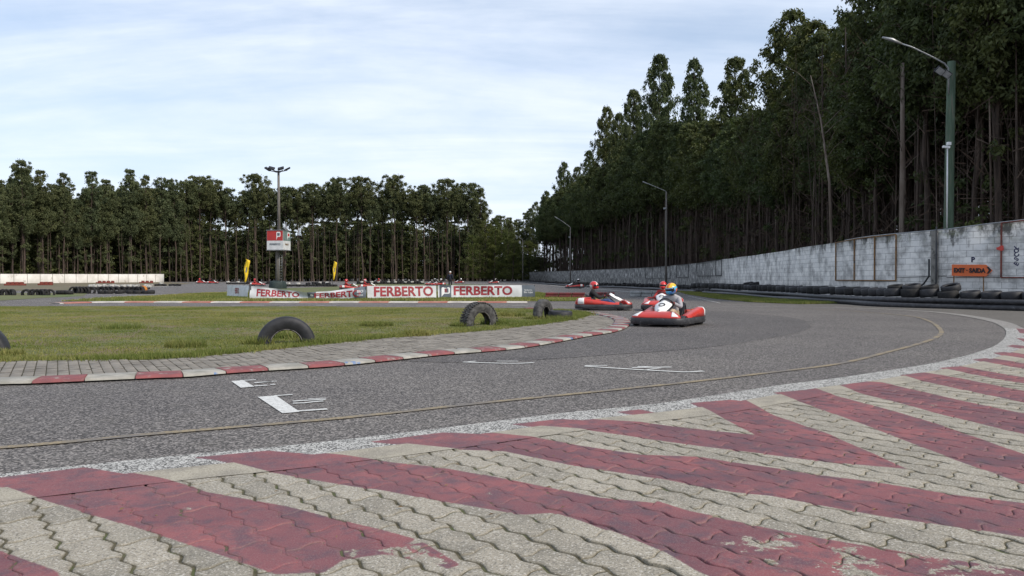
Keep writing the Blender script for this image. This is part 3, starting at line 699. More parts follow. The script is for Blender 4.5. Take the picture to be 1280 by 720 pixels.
def wall_at_px(px):
    """distance along the wall where it stands at photo column px"""
    q = 640 + F * WALL[:, 0] / np.maximum(WALL[:, 1], .1); k = WALL[:, 1] > 24
    idx = np.where(k)[0]; return WD[idx[int(np.argmin(np.abs(q[idx] - px)))]]
def wp(dist, z, off=0.0):
    """point in front (off>0: towards the track) of the wall"""
    x = np.interp(dist, WD, WALL[:, 0]); y = np.interp(dist, WD, WALL[:, 1])
    i = min(max(int(dist / .5), 1), len(WALL) - 2); t = Vector(WALL[i + 1] - WALL[i - 1]).normalized()
    return Vector((x - t.y * off, y + t.x * off, z)), math.atan2(t.y, t.x)
# coping rail, rusted frames, conduit and concrete column: parts of the wall
mb = MB(); pts = [wp(d, wallH(d) + .03, -.05)[0] for d in np.arange(wall_at_px(1280) - 3, wall_at_px(1040), 1.5)]; mb.tube(pts, .022, 6); mb.build('coping_rail', M_['steel'], tall)
def frame_on_wall(pxs, z0, name, m, top=None, bot=True, r=.028):
    mb = MB(); ds = [wall_at_px(p) if p < 1290 else wall_at_px(1280) - (p - 1280) * .03 for p in pxs]
    for d in ds:
        zt = (top if top else wallH(d) - .02); mb.box((wp(d, (zt + z0) / 2, .05)[0]), (.05, .05, zt - z0), Matrix.Rotation(wp(d, 0)[1], 3, 'Z'))
    a, b = min(ds), max(ds)
    if bot: mb.tube([wp(x, z0, .05)[0] for x in np.linspace(a, b, 5)], r, 5)
    mb.tube([wp(x, (top if top else wallH(x) - .02), .056)[0] for x in np.linspace(a, b, 5)], r, 5)
    return mb.build(name, m, tall)
frame_on_wall([1046, 1069, 1095, 1124], 1.02, 'rusty_frame', M_['rust'])
frame_on_wall([1257, 1330], 1.15, 'rusty_frame', M_['rustred'])
frame_on_wall([871, 895, 903], 1.35, 'black_frame', M_['dsteel'])
frame_on_wall([846, 861], 1.2, 'black_frame', M_['dsteel'], bot=True)
frame_on_wall([807, 816, 826, 838], 1.0, 'black_frame', M_['dsteel'])
mb = MB(); mb.tube([wp(d, 1.2 + .03 * math.sin(d), .03)[0] for d in np.linspace(wall_at_px(1180), wall_at_px(1124), 8)], .012, 5); mb.tube([wp(d, 1.17, .03)[0] for d in np.linspace(wall_at_px(1257), wall_at_px(1180), 8)], .012, 5)
mb.build('wall_cable', M_['dsteel'], tall)
dcol = wall_at_px(1176.5); c0, ca = wp(dcol, 1.5, .06)
mb = MB(); mb.box(c0, (.27, .10, 3.06), Matrix.Rotation(ca, 3, 'Z'), .02); mb.build('concrete_column', M_['concrete'], tall)
mb = MB(); mb.tube([wp(dcol - .15, 3.2, .18)[0], wp(dcol - .15, 1.0, .18)[0], wp(dcol - .1, .4, .2)[0]], .03, 6)
mb.tube([wp(dcol + .15, 1.9, .2)[0], wp(dcol + .15, 1.2, .2)[0], wp(dcol + .35, .9, .25)[0], wp(dcol + .9, .5, .3)[0]], .035, 6); mb.build('drain_hose', M_['dsteel'], tall)
# writing
def text_mesh(body, size, m, name='lettering', fn=None, bold=.0, extr=0.0, sx=1.0, shear=0.0):
    c = bpy.data.curves.new('lettering', 'FONT'); c.body = body; c.size = size; c.offset = bold; c.extrude = extr
    c.align_x = 'CENTER'; c.align_y = 'CENTER'; c.resolution_u = 3; c.shear = shear
    o = bpy.data.objects.new('lettering', c); col.objects.link(o); bpy.context.view_layer.update()
    me = bpy.data.meshes.new_from_object(o.evaluated_get(bpy.context.evaluated_depsgraph_get()))
    bpy.data.objects.remove(o); bpy.data.curves.remove(c)
    bm = bmesh.new(); bm.from_mesh(me)
    if fn is not None: bmesh.ops.subdivide_edges(bm, edges=[e for e in bm.edges if e.calc_length() > size * .25], cuts=2); bmesh.ops.triangulate(bm, faces=bm.faces)
    for v in bm.verts:
        p = Vector((v.co.x * sx, v.co.y, v.co.z)); v.co = fn(p) if fn else p
    bm.to_mesh(me); bm.free(); me.name = name; me.materials.clear()
    return me
def on_wall(px, z, off, parent, name, body, size, m, rot=0, **k):
    d = wall_at_px(px) if px < 1281 else wall_at_px(1280) - (px - 1280) * .03
    def fn(p):
        a, b = p.x * math.cos(rot) - p.y * math.sin(rot), p.x * math.sin(rot) + p.y * math.cos(rot)
        return wp(d - a, z + b, off + p.z)[0]
    return link_mesh(name, text_mesh(body, size, m, name, fn, **k), m, parent)
ink = mat('blue_black_spray', (.03, .03, .07), (.05, .05, .10), .8, 8)
for ch, px, z, rt in (('E', 1263.0, 1.66, 1.0), ('S', 1266.2, 1.84, .95), ('C', 1269.8, 2.00, .85), ('O', 1273.8, 2.15, .75), ('L', 1277.8, 2.27, .65), ('A', 1282.5, 2.37, .55)):
    on_wall(px, z, .006, tall, 'graffiti_lettering', ch, .225, ink, rt, bold=.010)
on_wall(1280, 1.62, .006, tall, 'graffiti_lettering', 'EU', .28, ink, .03, bold=.014)
on_wall(1212.5, 1.84, .006, tall, 'graffiti_lettering', 'P', .27, ink, 0, bold=.012)
mb = MB(); dd = wall_at_px(1253.5); mb.poly([wp(dd + a, 2.26 + b, .09)[0] for a, b in ((.16, .03), (.08, .05), (.0, .10), (-.09, .10), (-.10, -.07), (-.02, -.11), (.07, -.07), (.15, -.04))]); mb.build('red_paint_patch', M_['kart_red'], tall, solid=.004)
# exit board
de, ae = wp(wall_at_px(1222), 1.42, .14)
eb = empty('exit_sign', (0, 0, 0), 0, 'orange arrow-shaped board reading EXIT - SAIDA mounted on the whitewashed block wall', 'sign')
dist0 = wall_at_px(1223.5)
def sgn(a, b, off): return wp(dist0 - a, 1.43 + b, .12 + off)[0]
hw, hh = .73, .225
out = [(-hw, -hh), (hw - .22, -hh), (hw, 0), (hw - .22, hh), (-hw, hh)]
mb = MB(); fr = [mb.bm.verts.new(sgn(a, b - .02 * a, .02)) for a, b in out]; bk = [mb.bm.verts.new(sgn(a, b - .02 * a, -.02)) for a, b in out]
mb.bm.faces.new(fr); mb.bm.faces.new(bk[::-1])
for i in range(5): mb.bm.faces.new((fr[i], bk[i], bk[(i + 1) % 5], fr[(i + 1) % 5]))
mb.build('board', M_['signo'], eb)
link_mesh('lettering', text_mesh('EXIT \u00b7 SAIDA', .235, M_['signk'], 'lettering', lambda p: sgn(p.x * .92 - .085, p.y - .01 - .02 * p.x, .026), bold=.013, sx=.93), M_['signk'], eb)
mb = MB(); f = mb.poly([sgn(a, b, .026) for a, b in ((.53, .13), (.61, .13), (.70, 0), (.61, -.13), (.53, -.13), (.61, 0))]); bmesh.ops.triangulate(mb.bm, faces=[f]); mb.build('chevron', M_['signk'], eb)
mb = MB()
for a in (-.66, .42): mb = MB(); mb.box(sgn(a, -.5, -.01), (.03, .03, .62)); mb.build('bracket', M_['rust'], eb)

# white far-left wall
LW = [G(-190, 356)[:2], G(-60, 355)[:2], at_depth(0, 152)[:2], at_depth(205, 198)[:2]]
LWs = np.array([LW[0], LW[2], LW[3]]); LWs = np.r_[np.linspace(LWs[0], LWs[1], 12)[:-1], np.linspace(LWs[1], LWs[2], 16)]
wm = mat('white_limewash', (.68, .65, .60), (.56, .53, .48), .9, .5, 7, c3=(.40, .36, .31), s3=.9, t3=(.60, .70))
lw = wall_obj('boundary_wall', LWs, lambda d: float(np.interp(d, [0, 60, 130], [1.78, 1.95, 2.45])), .2, wm, -1)
tag(lw, 'bright white boundary wall at the foot of the far-left forest', 'wall')
mb = MB()
for k in range(0, len(LWs) - 1):
    for s in (0,):
        p = LWs[k] * (1 - s) + LWs[k + 1] * s; mb.box((p[0], p[1] - .03, .95), (.07, .06, 1.92))
mb.build('wall_post', M_['grey_pole'], lw)
# ------------------------------------------------------------------ rubber belts and tyres along the tall wall
BP = spline(gpx([(1420, 392.5), (1280, 389), (1200, 386.5), (1100, 383.5), (1057, 380.4), (991, 376), (930, 371), (880, 367), (840, 364), (790, 361), (740, 359), (700, 357), (670, 354.5), (650, 352.2)]), .5)
def belt(nm, lo, hi, off, z, r, lab):
    k = (np.arange(len(BP)) >= lo) & (np.arange(len(BP)) < hi); P = (BP - normals(BP) * 0)[k]; n = normals(P)
    P = P + n * off; mb = MB()
    pts = [Vector((p[0] + .04 * math.sin(i * .31 + z * 9), p[1], z + .018 * math.sin(i * .23 + z * 20))) for i, p in enumerate(P)]
    mb.tube(pts[::2], [r * (1 + .12 * math.sin(i * .9 + z)) for i in range(len(pts[::2]))], 9)
    return tag(mb.build(nm, M_['bumper'], None), lab, 'barrier')
nb = len(BP)
belt('rubber_belt', 0, 70, .0, .10, .105, 'lower black rubber tube lying at the kerb edge below the exit sign')
belt('rubber_belt', 0, 66, .07, .285, .095, 'upper black rubber tube stacked on the lower one below the exit sign')
belt('rubber_belt', 72, 150, .0, .10, .11, 'black rubber tube edging the grass verge in front of the tyre wall')
belt('rubber_belt', 150, nb, .0, .12, .13, 'far stretch of black rubber tube running toward the end of the block wall')
def tyre_profile(R_, rb, W_):
    h = W_ / 2
    return [(rb, -h * .62), (rb + .02, -h * .80), (R_ * .80, -h), (R_ * .93, -h * .93), (R_ * .985, -h * .72), (R_, 0), (R_ * .985, h * .72), (R_ * .93, h * .93), (R_ * .80, h), (rb + .02, h * .80), (rb, h * .62),
            (rb + .015, h * .55), (R_ * .88, h * .70), (R_ * .93, 0), (R_ * .88, -h * .70), (rb + .015, -h * .55)]
def tyre_mesh(name, R_, rb, W_, m, n=22, tread=False):
    mb = MB(); mb.lathe(tyre_profile(R_, rb, W_), n)
    if tread:
        for k in range(44):
            a = k / 44 * 2 * math.pi
            for j, zz in enumerate((-.38, -.13, .13, .38)):
                aa = a + (j % 2) * .07
                rot = Matrix.Rotation(aa, 3, 'Z') @ Matrix.Rotation(.35 * (1 if j % 2 else -1), 3, 'X')
                mb.box(Matrix.Rotation(aa, 3, 'Z') @ Vector((R_ + .004, 0, zz * W_)), (.026, R_ * .095, W_ * .19), rot)
    me = bpy.data.meshes.new(name); bmesh.ops.recalc_face_normals(mb.bm, faces=mb.bm.faces); mb.bm.to_mesh(me); mb.bm.free(); me.materials.append(m); return me
T_black = [tyre_mesh('tyre', .32, .19, .22, M_['rubber_dusty']), tyre_mesh('tyre', .34, .20, .26, M_['rubber']), tyre_mesh('tyre', .30, .18, .20, M_['rubber_dusty'])]
T_fat = [tyre_mesh('tyre', .37, .21, .33, M_['rubber_dusty']), tyre_mesh('tyre', .35, .20, .31, M_['rubber'])]
T_low = tyre_mesh('tyre', .32, .19, .24, M_['rubber_dusty'], 12)
T_white = tyre_mesh('tyre', .32, .19, .24, M_['tyre_white'], 12); T_red = tyre_mesh('tyre', .32, .19, .24, M_['tyre_red'], 12); T_or = tyre_mesh('tyre', .32, .19, .24, M_['tyre_orange'], 12)
NT = [0]; FAR_T = []
def tyre(me, loc, rot, lab, group=None, mass=False):
    if mass or NT[0] >= 292: FAR_T.append((me.materials[0], loc, rot)); return None
    NT[0] += 1
    o = bpy.data.objects.new('tyre', me); col.objects.link(o); o.location = loc; o.rotation_euler = rot
    return tag(o, lab, 'tyre', group)
def stretch(px):
    for a, t in ((1330, 'right of the exit sign'), (1262, 'directly below the graffiti'), (1250, 'directly below the exit sign'), (1195, 'just right of the concrete column'), (1172, 'just left of the concrete column'), (1126, 'below the right half of the rusty frame'),
                 (1085, 'below the left half of the rusty frame'), (1045, 'left of the rusty frame'), (990, 'beyond the bare leaning stem'), (930, 'right of the black frames'), (880, 'beside the grass verge')):
        if px >= a - (0 if a != 1262 else 0): return t
    return 'at the far end of the grass verge'
rr = random.Random(5)
bn_ = normals(BP); dist = 0; i = 0; nty = 0; pos = 0.0
blen = (nb - 1) * .5
while pos < blen - 1:
    i = int(pos / .5); p = BP[i] + (BP[min(i + 1, nb - 1)] - BP[i]) * (pos / .5 - i); nn = bn_[i]
    far = p[1] > 60; near = p[1] < 62
    o_ = .62 if near else .75
    q = p + nn * (o_ + rr.uniform(-.06, .06))
    rz = rr.uniform(0, 6.28)
    if near and q[1] > 25.5:
        st_ = stretch(640 + F * q[0] / q[1])
        grp = 'black tyres standing two high behind the rubber tubes by the exit sign'
        me = rr.choice(T_fat)
        tyre(me, (q[0], q[1], .17), (rr.uniform(-.04, .04), rr.uniform(-.04, .04), rz), 'black bottom-layer tyre ' + st_, 'bottom layer tyres ' + st_)
        lean = rr.uniform(.02, .16)
        tyre(rr.choice(T_fat), (q[0] + rr.uniform(-.03, .06), q[1], .50 if q[1] < 30 else .56), (rr.uniform(-.07, .07), -lean, rr.uniform(-.3, .3)), 'black second-layer tyre ' + st_, 'second layer tyres ' + st_); nty += 2
        qx = 640 + F * q[0] / q[1]
        if 1120 < qx < 1172 or (rr.random() < .16): tyre(rr.choice(T_black), (q[0] + .1, q[1] + .03, .76), (rr.uniform(-.1, .1), -lean - .12, 0), 'tilted black topmost tyre ' + st_, 'topmost tyres ' + st_); nty += 1
    elif q[1] >= 62 or q[1] < 0:
        if q[1] > 215: break
        fm = q[1] > 95
        tyre(T_low, (q[0], q[1], .13), (rr.uniform(-.1, .1), rr.uniform(-.1, .1), rz), 'black tyre in the long distant tyre wall curving in front of the block wall', 'tyres of the distant stretch below the block wall', fm)
        tyre(T_low, (q[0] + rr.uniform(-.05, .1), q[1], .38 + rr.uniform(0, .03)), (rr.uniform(-.3, .3), rr.uniform(-.3, .3), rz), 'upper black tyre in the long distant tyre wall curving in front of the block wall', 'upper tyres of the distant stretch below the block wall', fm); nty += 2
    pos += .72 if near else (.75 if p[1] < 75 else (1.5 if p[1] < 110 else 3.1))
print('tyres', nty)
# half-buried and lying tyres on the lawn
def big_tyre(px, py, D, W_, yaw, sink, lab, tread=False, m=None, tilt=0):
    g = G(px, py); R_ = D / 2
    me = tyre_mesh('half_buried_tyre', R_, R_ * .53, W_, m or M_['rubber'], 40, tread)
    o = bpy.data.objects.new('half_buried_tyre', me); col.objects.link(o)
    o.matrix_world = Matrix.Translation((g.x, g.y, sink)) @ Matrix.Rotation(yaw, 4, 'Z') @ Matrix.Rotation(tilt, 4, 'X') @ Matrix.Rotation(math.pi / 2, 4, 'X')
    bpy.context.view_layer.update()
    return tag(o, lab, 'tyre')
t1 = big_tyre(358, 431, .98, .26, R(16), .0, 'large smooth black tyre half buried in the lawn edge, nearest whole one')
t2 = big_tyre(599, 408, .96, .27, R(44), .08, 'half-buried tyre with deep knobbly tread on the lawn', True, M_['rubber_grey'])
t3 = big_tyre(679, 399, .92, .24, R(62), .10, 'half-buried tyre with worn grey ribbed tread beside a tyre lying flat', False, M_['rubber_grey'])
t5 = big_tyre(-35, 444, 1.0, .27, R(12), .0, 'half-buried tyre cut off by the left edge of the picture')
for o_, R_, W_ in ((t1, .49, .26), (t2, .48, .27), (t3, .46, .24)):
    mb = MB(); mb.lathe([(R_ * .53 + .003, W_ * .31), (R_ * .55, W_ * .41), (R_ * .565, W_ * .42), (R_ * .545, W_ * .42), (R_ * .53 - .005, W_ * .31)], 40)
    b = mb.build('bead_ring', M_['liner'], o_)
o = bpy.data.objects.new('tyre', tyre_mesh('tyre', .33, .20, .22, M_['rubber'], 30)); col.objects.link(o); o.location = (G(699, 400) + Vector((.05, .25, .13))); o.rotation_euler = (.03, .02, 0)
tag(o, 'black tyre lying flat on the grass against the ribbed half-buried tyre', 'tyre')

# tyre piles on the far left
rr = random.Random(9)
def row_px(pxs, py, me, up, lab, grp, z=0.14, jig=.4):
    for px in pxs:
        g = G(px + rr.uniform(-jig, jig), py)
        if up: tyre(me, (g.x, g.y, .10 if py > 368 else .20), (R(90) + rr.uniform(-.15, .15), 0, rr.uniform(-.5, .5)), lab, grp)
        else: tyre(me, (g.x, g.y, z), (rr.uniform(-.15, .15), rr.uniform(-.15, .15), 0), lab, grp)
row_px([-30, -18, -6, 4, 8, 15, 33, 41, 47, 52, 57, 62], 369.3, T_low, True, 'black tyre standing on edge in the row at the far left of the lawn', 'standing tyres at the far left')
row_px([76, 80, 85], 368.3, T_low, False, 'black tyre lying in the small heap left of the tyre pile', 'loose tyres left of the pile')
row_px([92, 96, 100, 104, 109, 114], 367, T_low, True, 'black tyre standing at the left end of the mixed tyre pile', 'tyres at the left end of the pile')
row_px([127, 133, 139, 146, 153, 160, 166, 171, 176], 366.5, T_low, True, 'black tyre leaning in the front row of the mixed tyre pile', 'front row of the tyre pile')
row_px([128, 136, 150, 163, 172, 184, 188], 367.3, T_low, False, 'black tyre lying flat in front of the mixed tyre pile', 'flat tyres before the pile', .12)
row_px([115, 120, 126, 133, 141, 148, 155, 163, 170, 184, 187], 362.5, T_white, False, 'white-painted tyre on the back row of the mixed tyre pile', 'white tyres of the pile', .38)
row_px([114, 121, 128, 135, 142, 149, 156, 163, 170, 183], 362.3, T_low, False, 'black tyre under the white ones at the back of the mixed pile', 'black tyres under the white ones', .14)
row_px([179], 365.2, T_or, True, 'single orange-painted tyre at the right end of the mixed tyre pile', None)
row_px([196, 200, 205, 214, 219, 223], 358, T_low, False, 'black tyre in the sparse row right of the mixed pile', 'sparse black tyres right of the pile', .2)
row_px([202], 356.5, T_white, False, 'single white tyre in the sparse row right of the mixed pile', None, .3)
for x0, x1, py in ((122, 143, 354.2), (176, 190, 354.0), (8, 30, 357), (50, 66, 356.6)):
    for k, px in enumerate(np.arange(x0, x1, 2.7)):
        hp = {122: 'heap at the middle of the white wall', 176: 'heap at the right end of the white wall', 8: 'leftmost row along the white wall', 50: 'second row along the white wall'}[x0]
        g = G(px, py); tyre(T_red, (g.x, g.y, .14), (0, 0, 0), 'lower red tyre, ' + hp, 'red tyres, bottom, ' + hp)
        if k % 2: tyre(T_red, (g.x, g.y, .38), (.1, .1, 0), 'upper red tyre, ' + hp, 'red tyres, top, ' + hp)
# rows in the infield behind the banners: too many and too far to tell apart, one mass
for x0, x1, py, lift_ in ((475, 560, 351.8, 1), (448, 530, 355.2, 1), (360, 420, 358.2, 0), (285, 345, 355.2, 0), (392, 410, 356.6, 1)):
    for k, px in enumerate(np.arange(x0, x1, 3.6 if py < 353 else 4.2)):
        g = G(px, py); me = T_white if (k * 7 + x0) % 5 < 2 else T_low
        tyre(T_low, (g.x, g.y, .14), (rr.uniform(-.1, .1), 0, 0), '', None, True)
        if lift_ or k % 3 == 0: tyre(me, (g.x, g.y, .38), (rr.uniform(-.2, .2), 0, 0), '', None, True)
def mass_tyres():
    mb = MB(); ms = [M_['rubber_dusty'], M_['tyre_white'], M_['tyre_red'], M_['tyre_orange']]; pr = tyre_profile(.32, .19, .24)
    from mathutils import Euler
    for m, loc, rot in FAR_T:
        mb.mi = ms.index(m) if m in ms else 0; mb.lathe(pr, 10, Matrix.Translation(loc) @ Euler(rot).to_matrix().to_4x4())
    o = mb.build('distant_tyres', ms); o['kind'] = 'stuff'; o['label'] = 'long rows of black and white tyres lining the infield and the far track'
mass_tyres(); print('tyres', NT[0], 'massed', len(FAR_T))

# ------------------------------------------------------------------ sponsor banners
def banner(lab, x0, y0, x1, y1, htop, hbot, items, sag=.0, fold=.03, seed=0, slack=None):
    """vinyl sheet between two ground points; items: (kind, u, width or size, material, text)"""
    A = G(x0, y0); B = G(x1, y1); L = (B - A).length; d = (B - A).normalized(); nrm = Vector((d.y, -d.x, 0))
    root = empty('sponsor_banner', (0, 0, 0), 0, lab, 'banner')
    def top(u): return (slack(u) if slack else htop) - sag * 4 * u * (1 - u)
    def fn(u, v, off=0):
        zz = hbot + (top(u) - hbot) * v
        w_ = fold * (math.sin(u * L * 2.3 + seed) * .6 + math.sin(u * L * 5.1 + v * 2.5 + seed * 2) * .4 + math.sin(u * L * .9 + v * 4 + seed) * .6) * (.4 + v)
        lean = (1 - v) * .06
        p = A + (B - A) * u + nrm * (w_ + lean + off); p.z = zz; return p
    mb = MB(); n = max(8, int(L * 7)); mb.grid(lambda u, v: fn(u, v), n, 9); mb.build('vinyl_sheet', M_['white_mat'], root)
    for it in items:
        if it[0] == 'panel':
            _, u0, u1, m = it[:4]; mb = MB(); mb.grid(lambda u, v: fn(u0 + (u1 - u0) * u, .0 + 1.0 * v, .006), max(4, int((u1 - u0) * n) + 2), 9); mb.build('printed_panel', m, root)
        elif it[0] == 'text':
            _, uc, vc, size, m, body, sx, bold = it
            H = htop - hbot
            link_mesh('lettering', text_mesh(body, size, m, 'lettering', lambda p: fn(uc + p.x / L, vc + p.y / H, .013 + (.003 if m is not M_['banred'] else 0)), bold=bold, sx=sx), m, root)
        elif it[0] == 'logo':
            _, uc, vc, s, m, m2 = it; H = htop - hbot
            for pts, mm, off in (([(-1, -1.25), (-1, .8), (-.75, 1), (.8, 1), (1, .8), (1, -.35), (.8, -.55), (-.35, -.55)], m, .010), ([(-.72, -.25), (-.72, .6), (-.55, .74), (.6, .74), (.74, .6), (.74, -.2), (.6, -.3), (-.55, -.3)], M_['slate'], .013)):
                mb = MB(); f = mb.poly([fn(uc + a * s / L, vc + b * s / H, off) for a, b in pts]); bmesh.ops.triangulate(mb.bm, faces=[f]); mb.build('emblem', mm, root)
            link_mesh('lettering', text_mesh('B', s * 1.25, m2, 'lettering', lambda p: fn(uc + p.x / L, vc + .18 * s / H + p.y / H, .017), bold=.02 * s), m2, root)
    mb = MB()
    for u in np.linspace(0.004, .996, max(2, int(L / 2.2) + 1)):
        p = fn(u, .5, -.07); mb.tube([(p.x, p.y, 0), (p.x, p.y, top(u) + .01)], .022, 6)
    mb.build('support_post', M_['dsteel'], root)
    return root
T = 'text'
F1 = (T, .36, .50, .60, M_['banred'], 'FERBERTO', 1.0, .022)
banner('leftmost short banner receding at the left end of the sponsor fence', 284.7, 370.6, 311, 372.4, .70, .03, [(T, .5, .5, .44, M_['banred'], 'FERBERTO', .42, .01)], fold=.03, seed=3)
banner('sagging, creased white FERBERTO banner, second from the left of the sponsor fence', 313, 373.6, 458, 373.8, .68, .02,
       [(T, .24, .48, .56, M_['banred'], 'FERBERTO', .90, .018), ('panel', .50, .57, M_['slate']), (T, .535, .5, .26, M_['white'], 'B', 1, .01), (T, .755, .44, .56, M_['banred'], 'FERBERTO', .98, .018), ('panel', .90, 1.0, M_['slate']),
        (T, .95, .62, .20, M_['white_mat'], 'BIO', 1, .003), (T, .95, .32, .18, M_['white_mat'], 'lojas', 1, .003)], fold=.10, seed=1,
       slack=lambda u: float(np.interp(u, [0, .15, .5, .7, .92, 1], [.70, .60, .36, .43, .62, .68])))
banner('taut white FERBERTO banner in the middle of the sponsor fence', 459, 373.6, 545, 372.6, .70, .03, [(T, .52, .5, .72, M_['banred'], 'FERBERTO', 1.02, .022)], fold=.02, seed=5)
banner('rightmost white FERBERTO banner with slate emblem panel on its left end', 547.5, 372.6, 668.5, 372.2, .72, .03,
       [('panel', .015, .135, M_['slate']), ('logo', .078, .50, .235, M_['white'], M_['banred']), (T, .46, .52, .68, M_['banred'], 'FERBERTO', 1.06, .022), ('panel', .865, 1.0, M_['slate']),
        (T, .93, .60, .13, M_['white_mat'], 'ferberto', 1, .002), (T, .93, .42, .15, M_['white_mat'], 'bio lojas', 1, .004)], fold=.05, seed=8)
# tyres heaped behind the right end of the banner
# ------------------------------------------------------------------ plastic barriers
def barrier(lab, x0, x1, py, h, m, nseg, name='track_barrier'):
    A = G(x0, py); B = G(x1, py); root = empty(name, A, 0, lab, 'barrier'); L = (B - A).length; s = L / nseg
    for k in range(nseg):
        for lv in (0, 1):
            mb = MB(); mb.box((s * (k + .5) + (.0 if lv == 0 else .04), .25, h * (.25 + .5 * lv)), (s * .97, .42, h * .485), None, .05)
            mb.build('barrier_block', m, root)
    return root
barrier('long low dark-red plastic barrier beside the right end of the sponsor fence', 681, 731, 372.2, .30, M_['redp'], 3)
barrier('short dark-red barrier block showing behind the driver in black', 741, 768, 370.6, .26, M_['redp'], 2)
barrier('grey-white plastic barrier blocks across the track left of the driver in the grey hoodie', 788, 842, 371.2, .36, M_['greyp'], 4)
# ------------------------------------------------------------------ light tower with advertising box
g = G(347.5, 361); sY = g.y
S_ = sY / F                                     # metres per photo pixel at the tower
tw = empty('light_tower', g, 0, 'tall floodlight mast with a red and white advertising box, standing behind the sponsor fence', 'light mast')
mb = MB(); mb.tube([(0, 0, 0), (0, 0, 5.2)], [.25, .22], 12); mb.tube([(.12, 0, 5.2), (.10, 0, 12.0)], [.17, .11], 10); mb.build('mast', M_['grey_pole'], tw)
mb = MB()
for s in (-.14, .14): mb.tube([(.34 + s, -.2, .3), (.34 + s, -.2, 3.9)], .018, 5)
for k in range(13): mb.tube([(.20, -.2, .5 + k * .27), (.48, -.2, .5 + k * .27)], .014, 5)
mb.build('ladder', M_['steel'], tw)
mb = MB(); mb.box((0, 0, 12.0), (.5, .5, .12)); mb.tube([(-1.0, 0, 12.15), (0, 0, 11.95), (1.0, 0, 12.15)], .05, 6); mb.tube([(-.4, -.7, 12.15), (0, 0, 11.95), (.4, .5, 12.2)], .05, 6); mb.build('cross_arm', M_['dsteel'], tw)
for x, y, rx, ry in ((-1.0, 0, .3, .55), (-.45, -.55, .7, .25), (.45, -.4, .7, -.25), (1.0, 0, .3, -.45)):
    mb = MB(); rot = Matrix.Rotation(ry, 3, 'Y') @ Matrix.Rotation(rx, 3, 'X')
    mb.box((x, y, 12.28), (.62, .40, .16), rot, .03); f_ = mb.build('floodlight', M_['dsteel'], tw)
    mb = MB(); mb.box(Vector((x, y, 12.28)) + rot @ Vector((0, 0, -.09)), (.52, .32, .012), rot); mb.build('lens', M_['steel'], f_)
zb, zt = 3.93 + .05, 5.95
bxr = Matrix.Rotation(R(-9), 3, 'Z')
def bx3(p): return bxr @ Vector((p[0], p[1], 0)) + Vector((0.1, 0, p[2]))
def bpanel(name, face, u0, u1, v0, v1, off, m, par):
    hx, hy = .87, .87
    def q(u, v):
        if face == 'f': return bx3((-hx + 2 * hx * u, -hy - off, zb + (zt - zb) * v))
        return bx3((hx + off, -hy + 2 * hy * u, zb + (zt - zb) * v))
    mb = MB(); mb.poly([q(u0, v0), q(u1, v0), q(u1, v1), q(u0, v1)]); return mb.build(name, m, par, recalc=False), q
mb = MB(); mb.box((.1, 0, (zb + zt) / 2), (1.74, 1.74, zt - zb - .02), bxr); abox = mb.build('advert_box', M_['white_mat'], tw)
mb = MB()
mb.box((.1, 0, zt + .02), (1.86, 1.86, .05), bxr); mb.box((.1, 0, zb - .03), (1.86, 1.86, .05), bxr); mb.build('box_rim', M_['steel'], abox)
redpan = mat('red_advert_print', (.42, .035, .03), (.36, .03, .03), .5, 2); tealp = mat('teal_advert_print', (.16, .22, .21), None, .5, 2)
for face, mm in (('f', redpan), ('s', tealp)):
    _, q = bpanel('printed_panel', face, .01, .99, .47, .99, .006, mm, abox)
    uc, s = (.72, .125) if face == 'f' else (.72, .17)
    for pts, m3, off in (([(-1, -1.5), (-1, .75), (-.7, 1), (.8, 1), (1, .8), (1, -.25), (.8, -.5), (-.45, -.5)], M_['white'], .012), ([(-.65, -.15), (-.65, .5), (-.5, .66), (.55, .66), (.68, .5), (.68, -.1), (.55, -.2), (-.5, -.2)], M_['slate'] if face == 'f' else redpan, .018)):
        o_, q2 = bpanel('emblem', face, 0, .01, 0, .01, off, m3, abox); bpy.data.objects.remove(o_)
        mb = MB(); f = mb.poly([q2(uc + a * s, .75 + b * .17) for a, b in pts]); bmesh.ops.triangulate(mb.bm, faces=[f]); mb.build('emblem', m3, abox)
    o_, q2 = bpanel('x', face, 0, .01, 0, .01, .018, mm, abox); bpy.data.objects.remove(o_)
    link_mesh('lettering', text_mesh('FERBERTO', .25, M_['slate'], 'lettering', lambda p: q2(.5 + p.x / 1.74, .28 + p.y / (zt - zb)), bold=.006, sx=1.0 if face == 'f' else .7), M_['slate'] if face == 'f' else M_['rust'], abox)
mb = MB(); mb.box((-.55, -.3, zt + .12), (.16, .16, .2)); mb.tube([(.75, 0, zt), (.75, 0, zt + .25)], .03, 5); mb.box((.75, 0, zt + .28), (.2, .16, .12)); mb.build('box_fitting', M_['steel'], abox)
def tarp(u, v):
    a = u * 2 * math.pi; r = .88 * (1 - .20 * v ** 3) * (1 + .07 * math.sin(3 * a + 1) + .05 * math.sin(7 * a)); 
    if v > .93: r *= .55
    return Vector((r * math.cos(a) - .1, r * .8 * math.sin(a), v * .80 + .05 * math.sin(5 * a) * v))
mb = MB(); mb.grid(tarp, 26, 12, True); mb.bm.verts.ensure_lookup_table(); mb.poly([tarp(k / 26, 1) for k in range(26)]); tp = mb.build('mast_base_cover', M_['green_tarp'], None)
tp.location = g + Vector((0, 0, 0)); tag(tp, 'bulky dark green tarpaulin wrapped round the foot of the floodlight mast', 'cover')

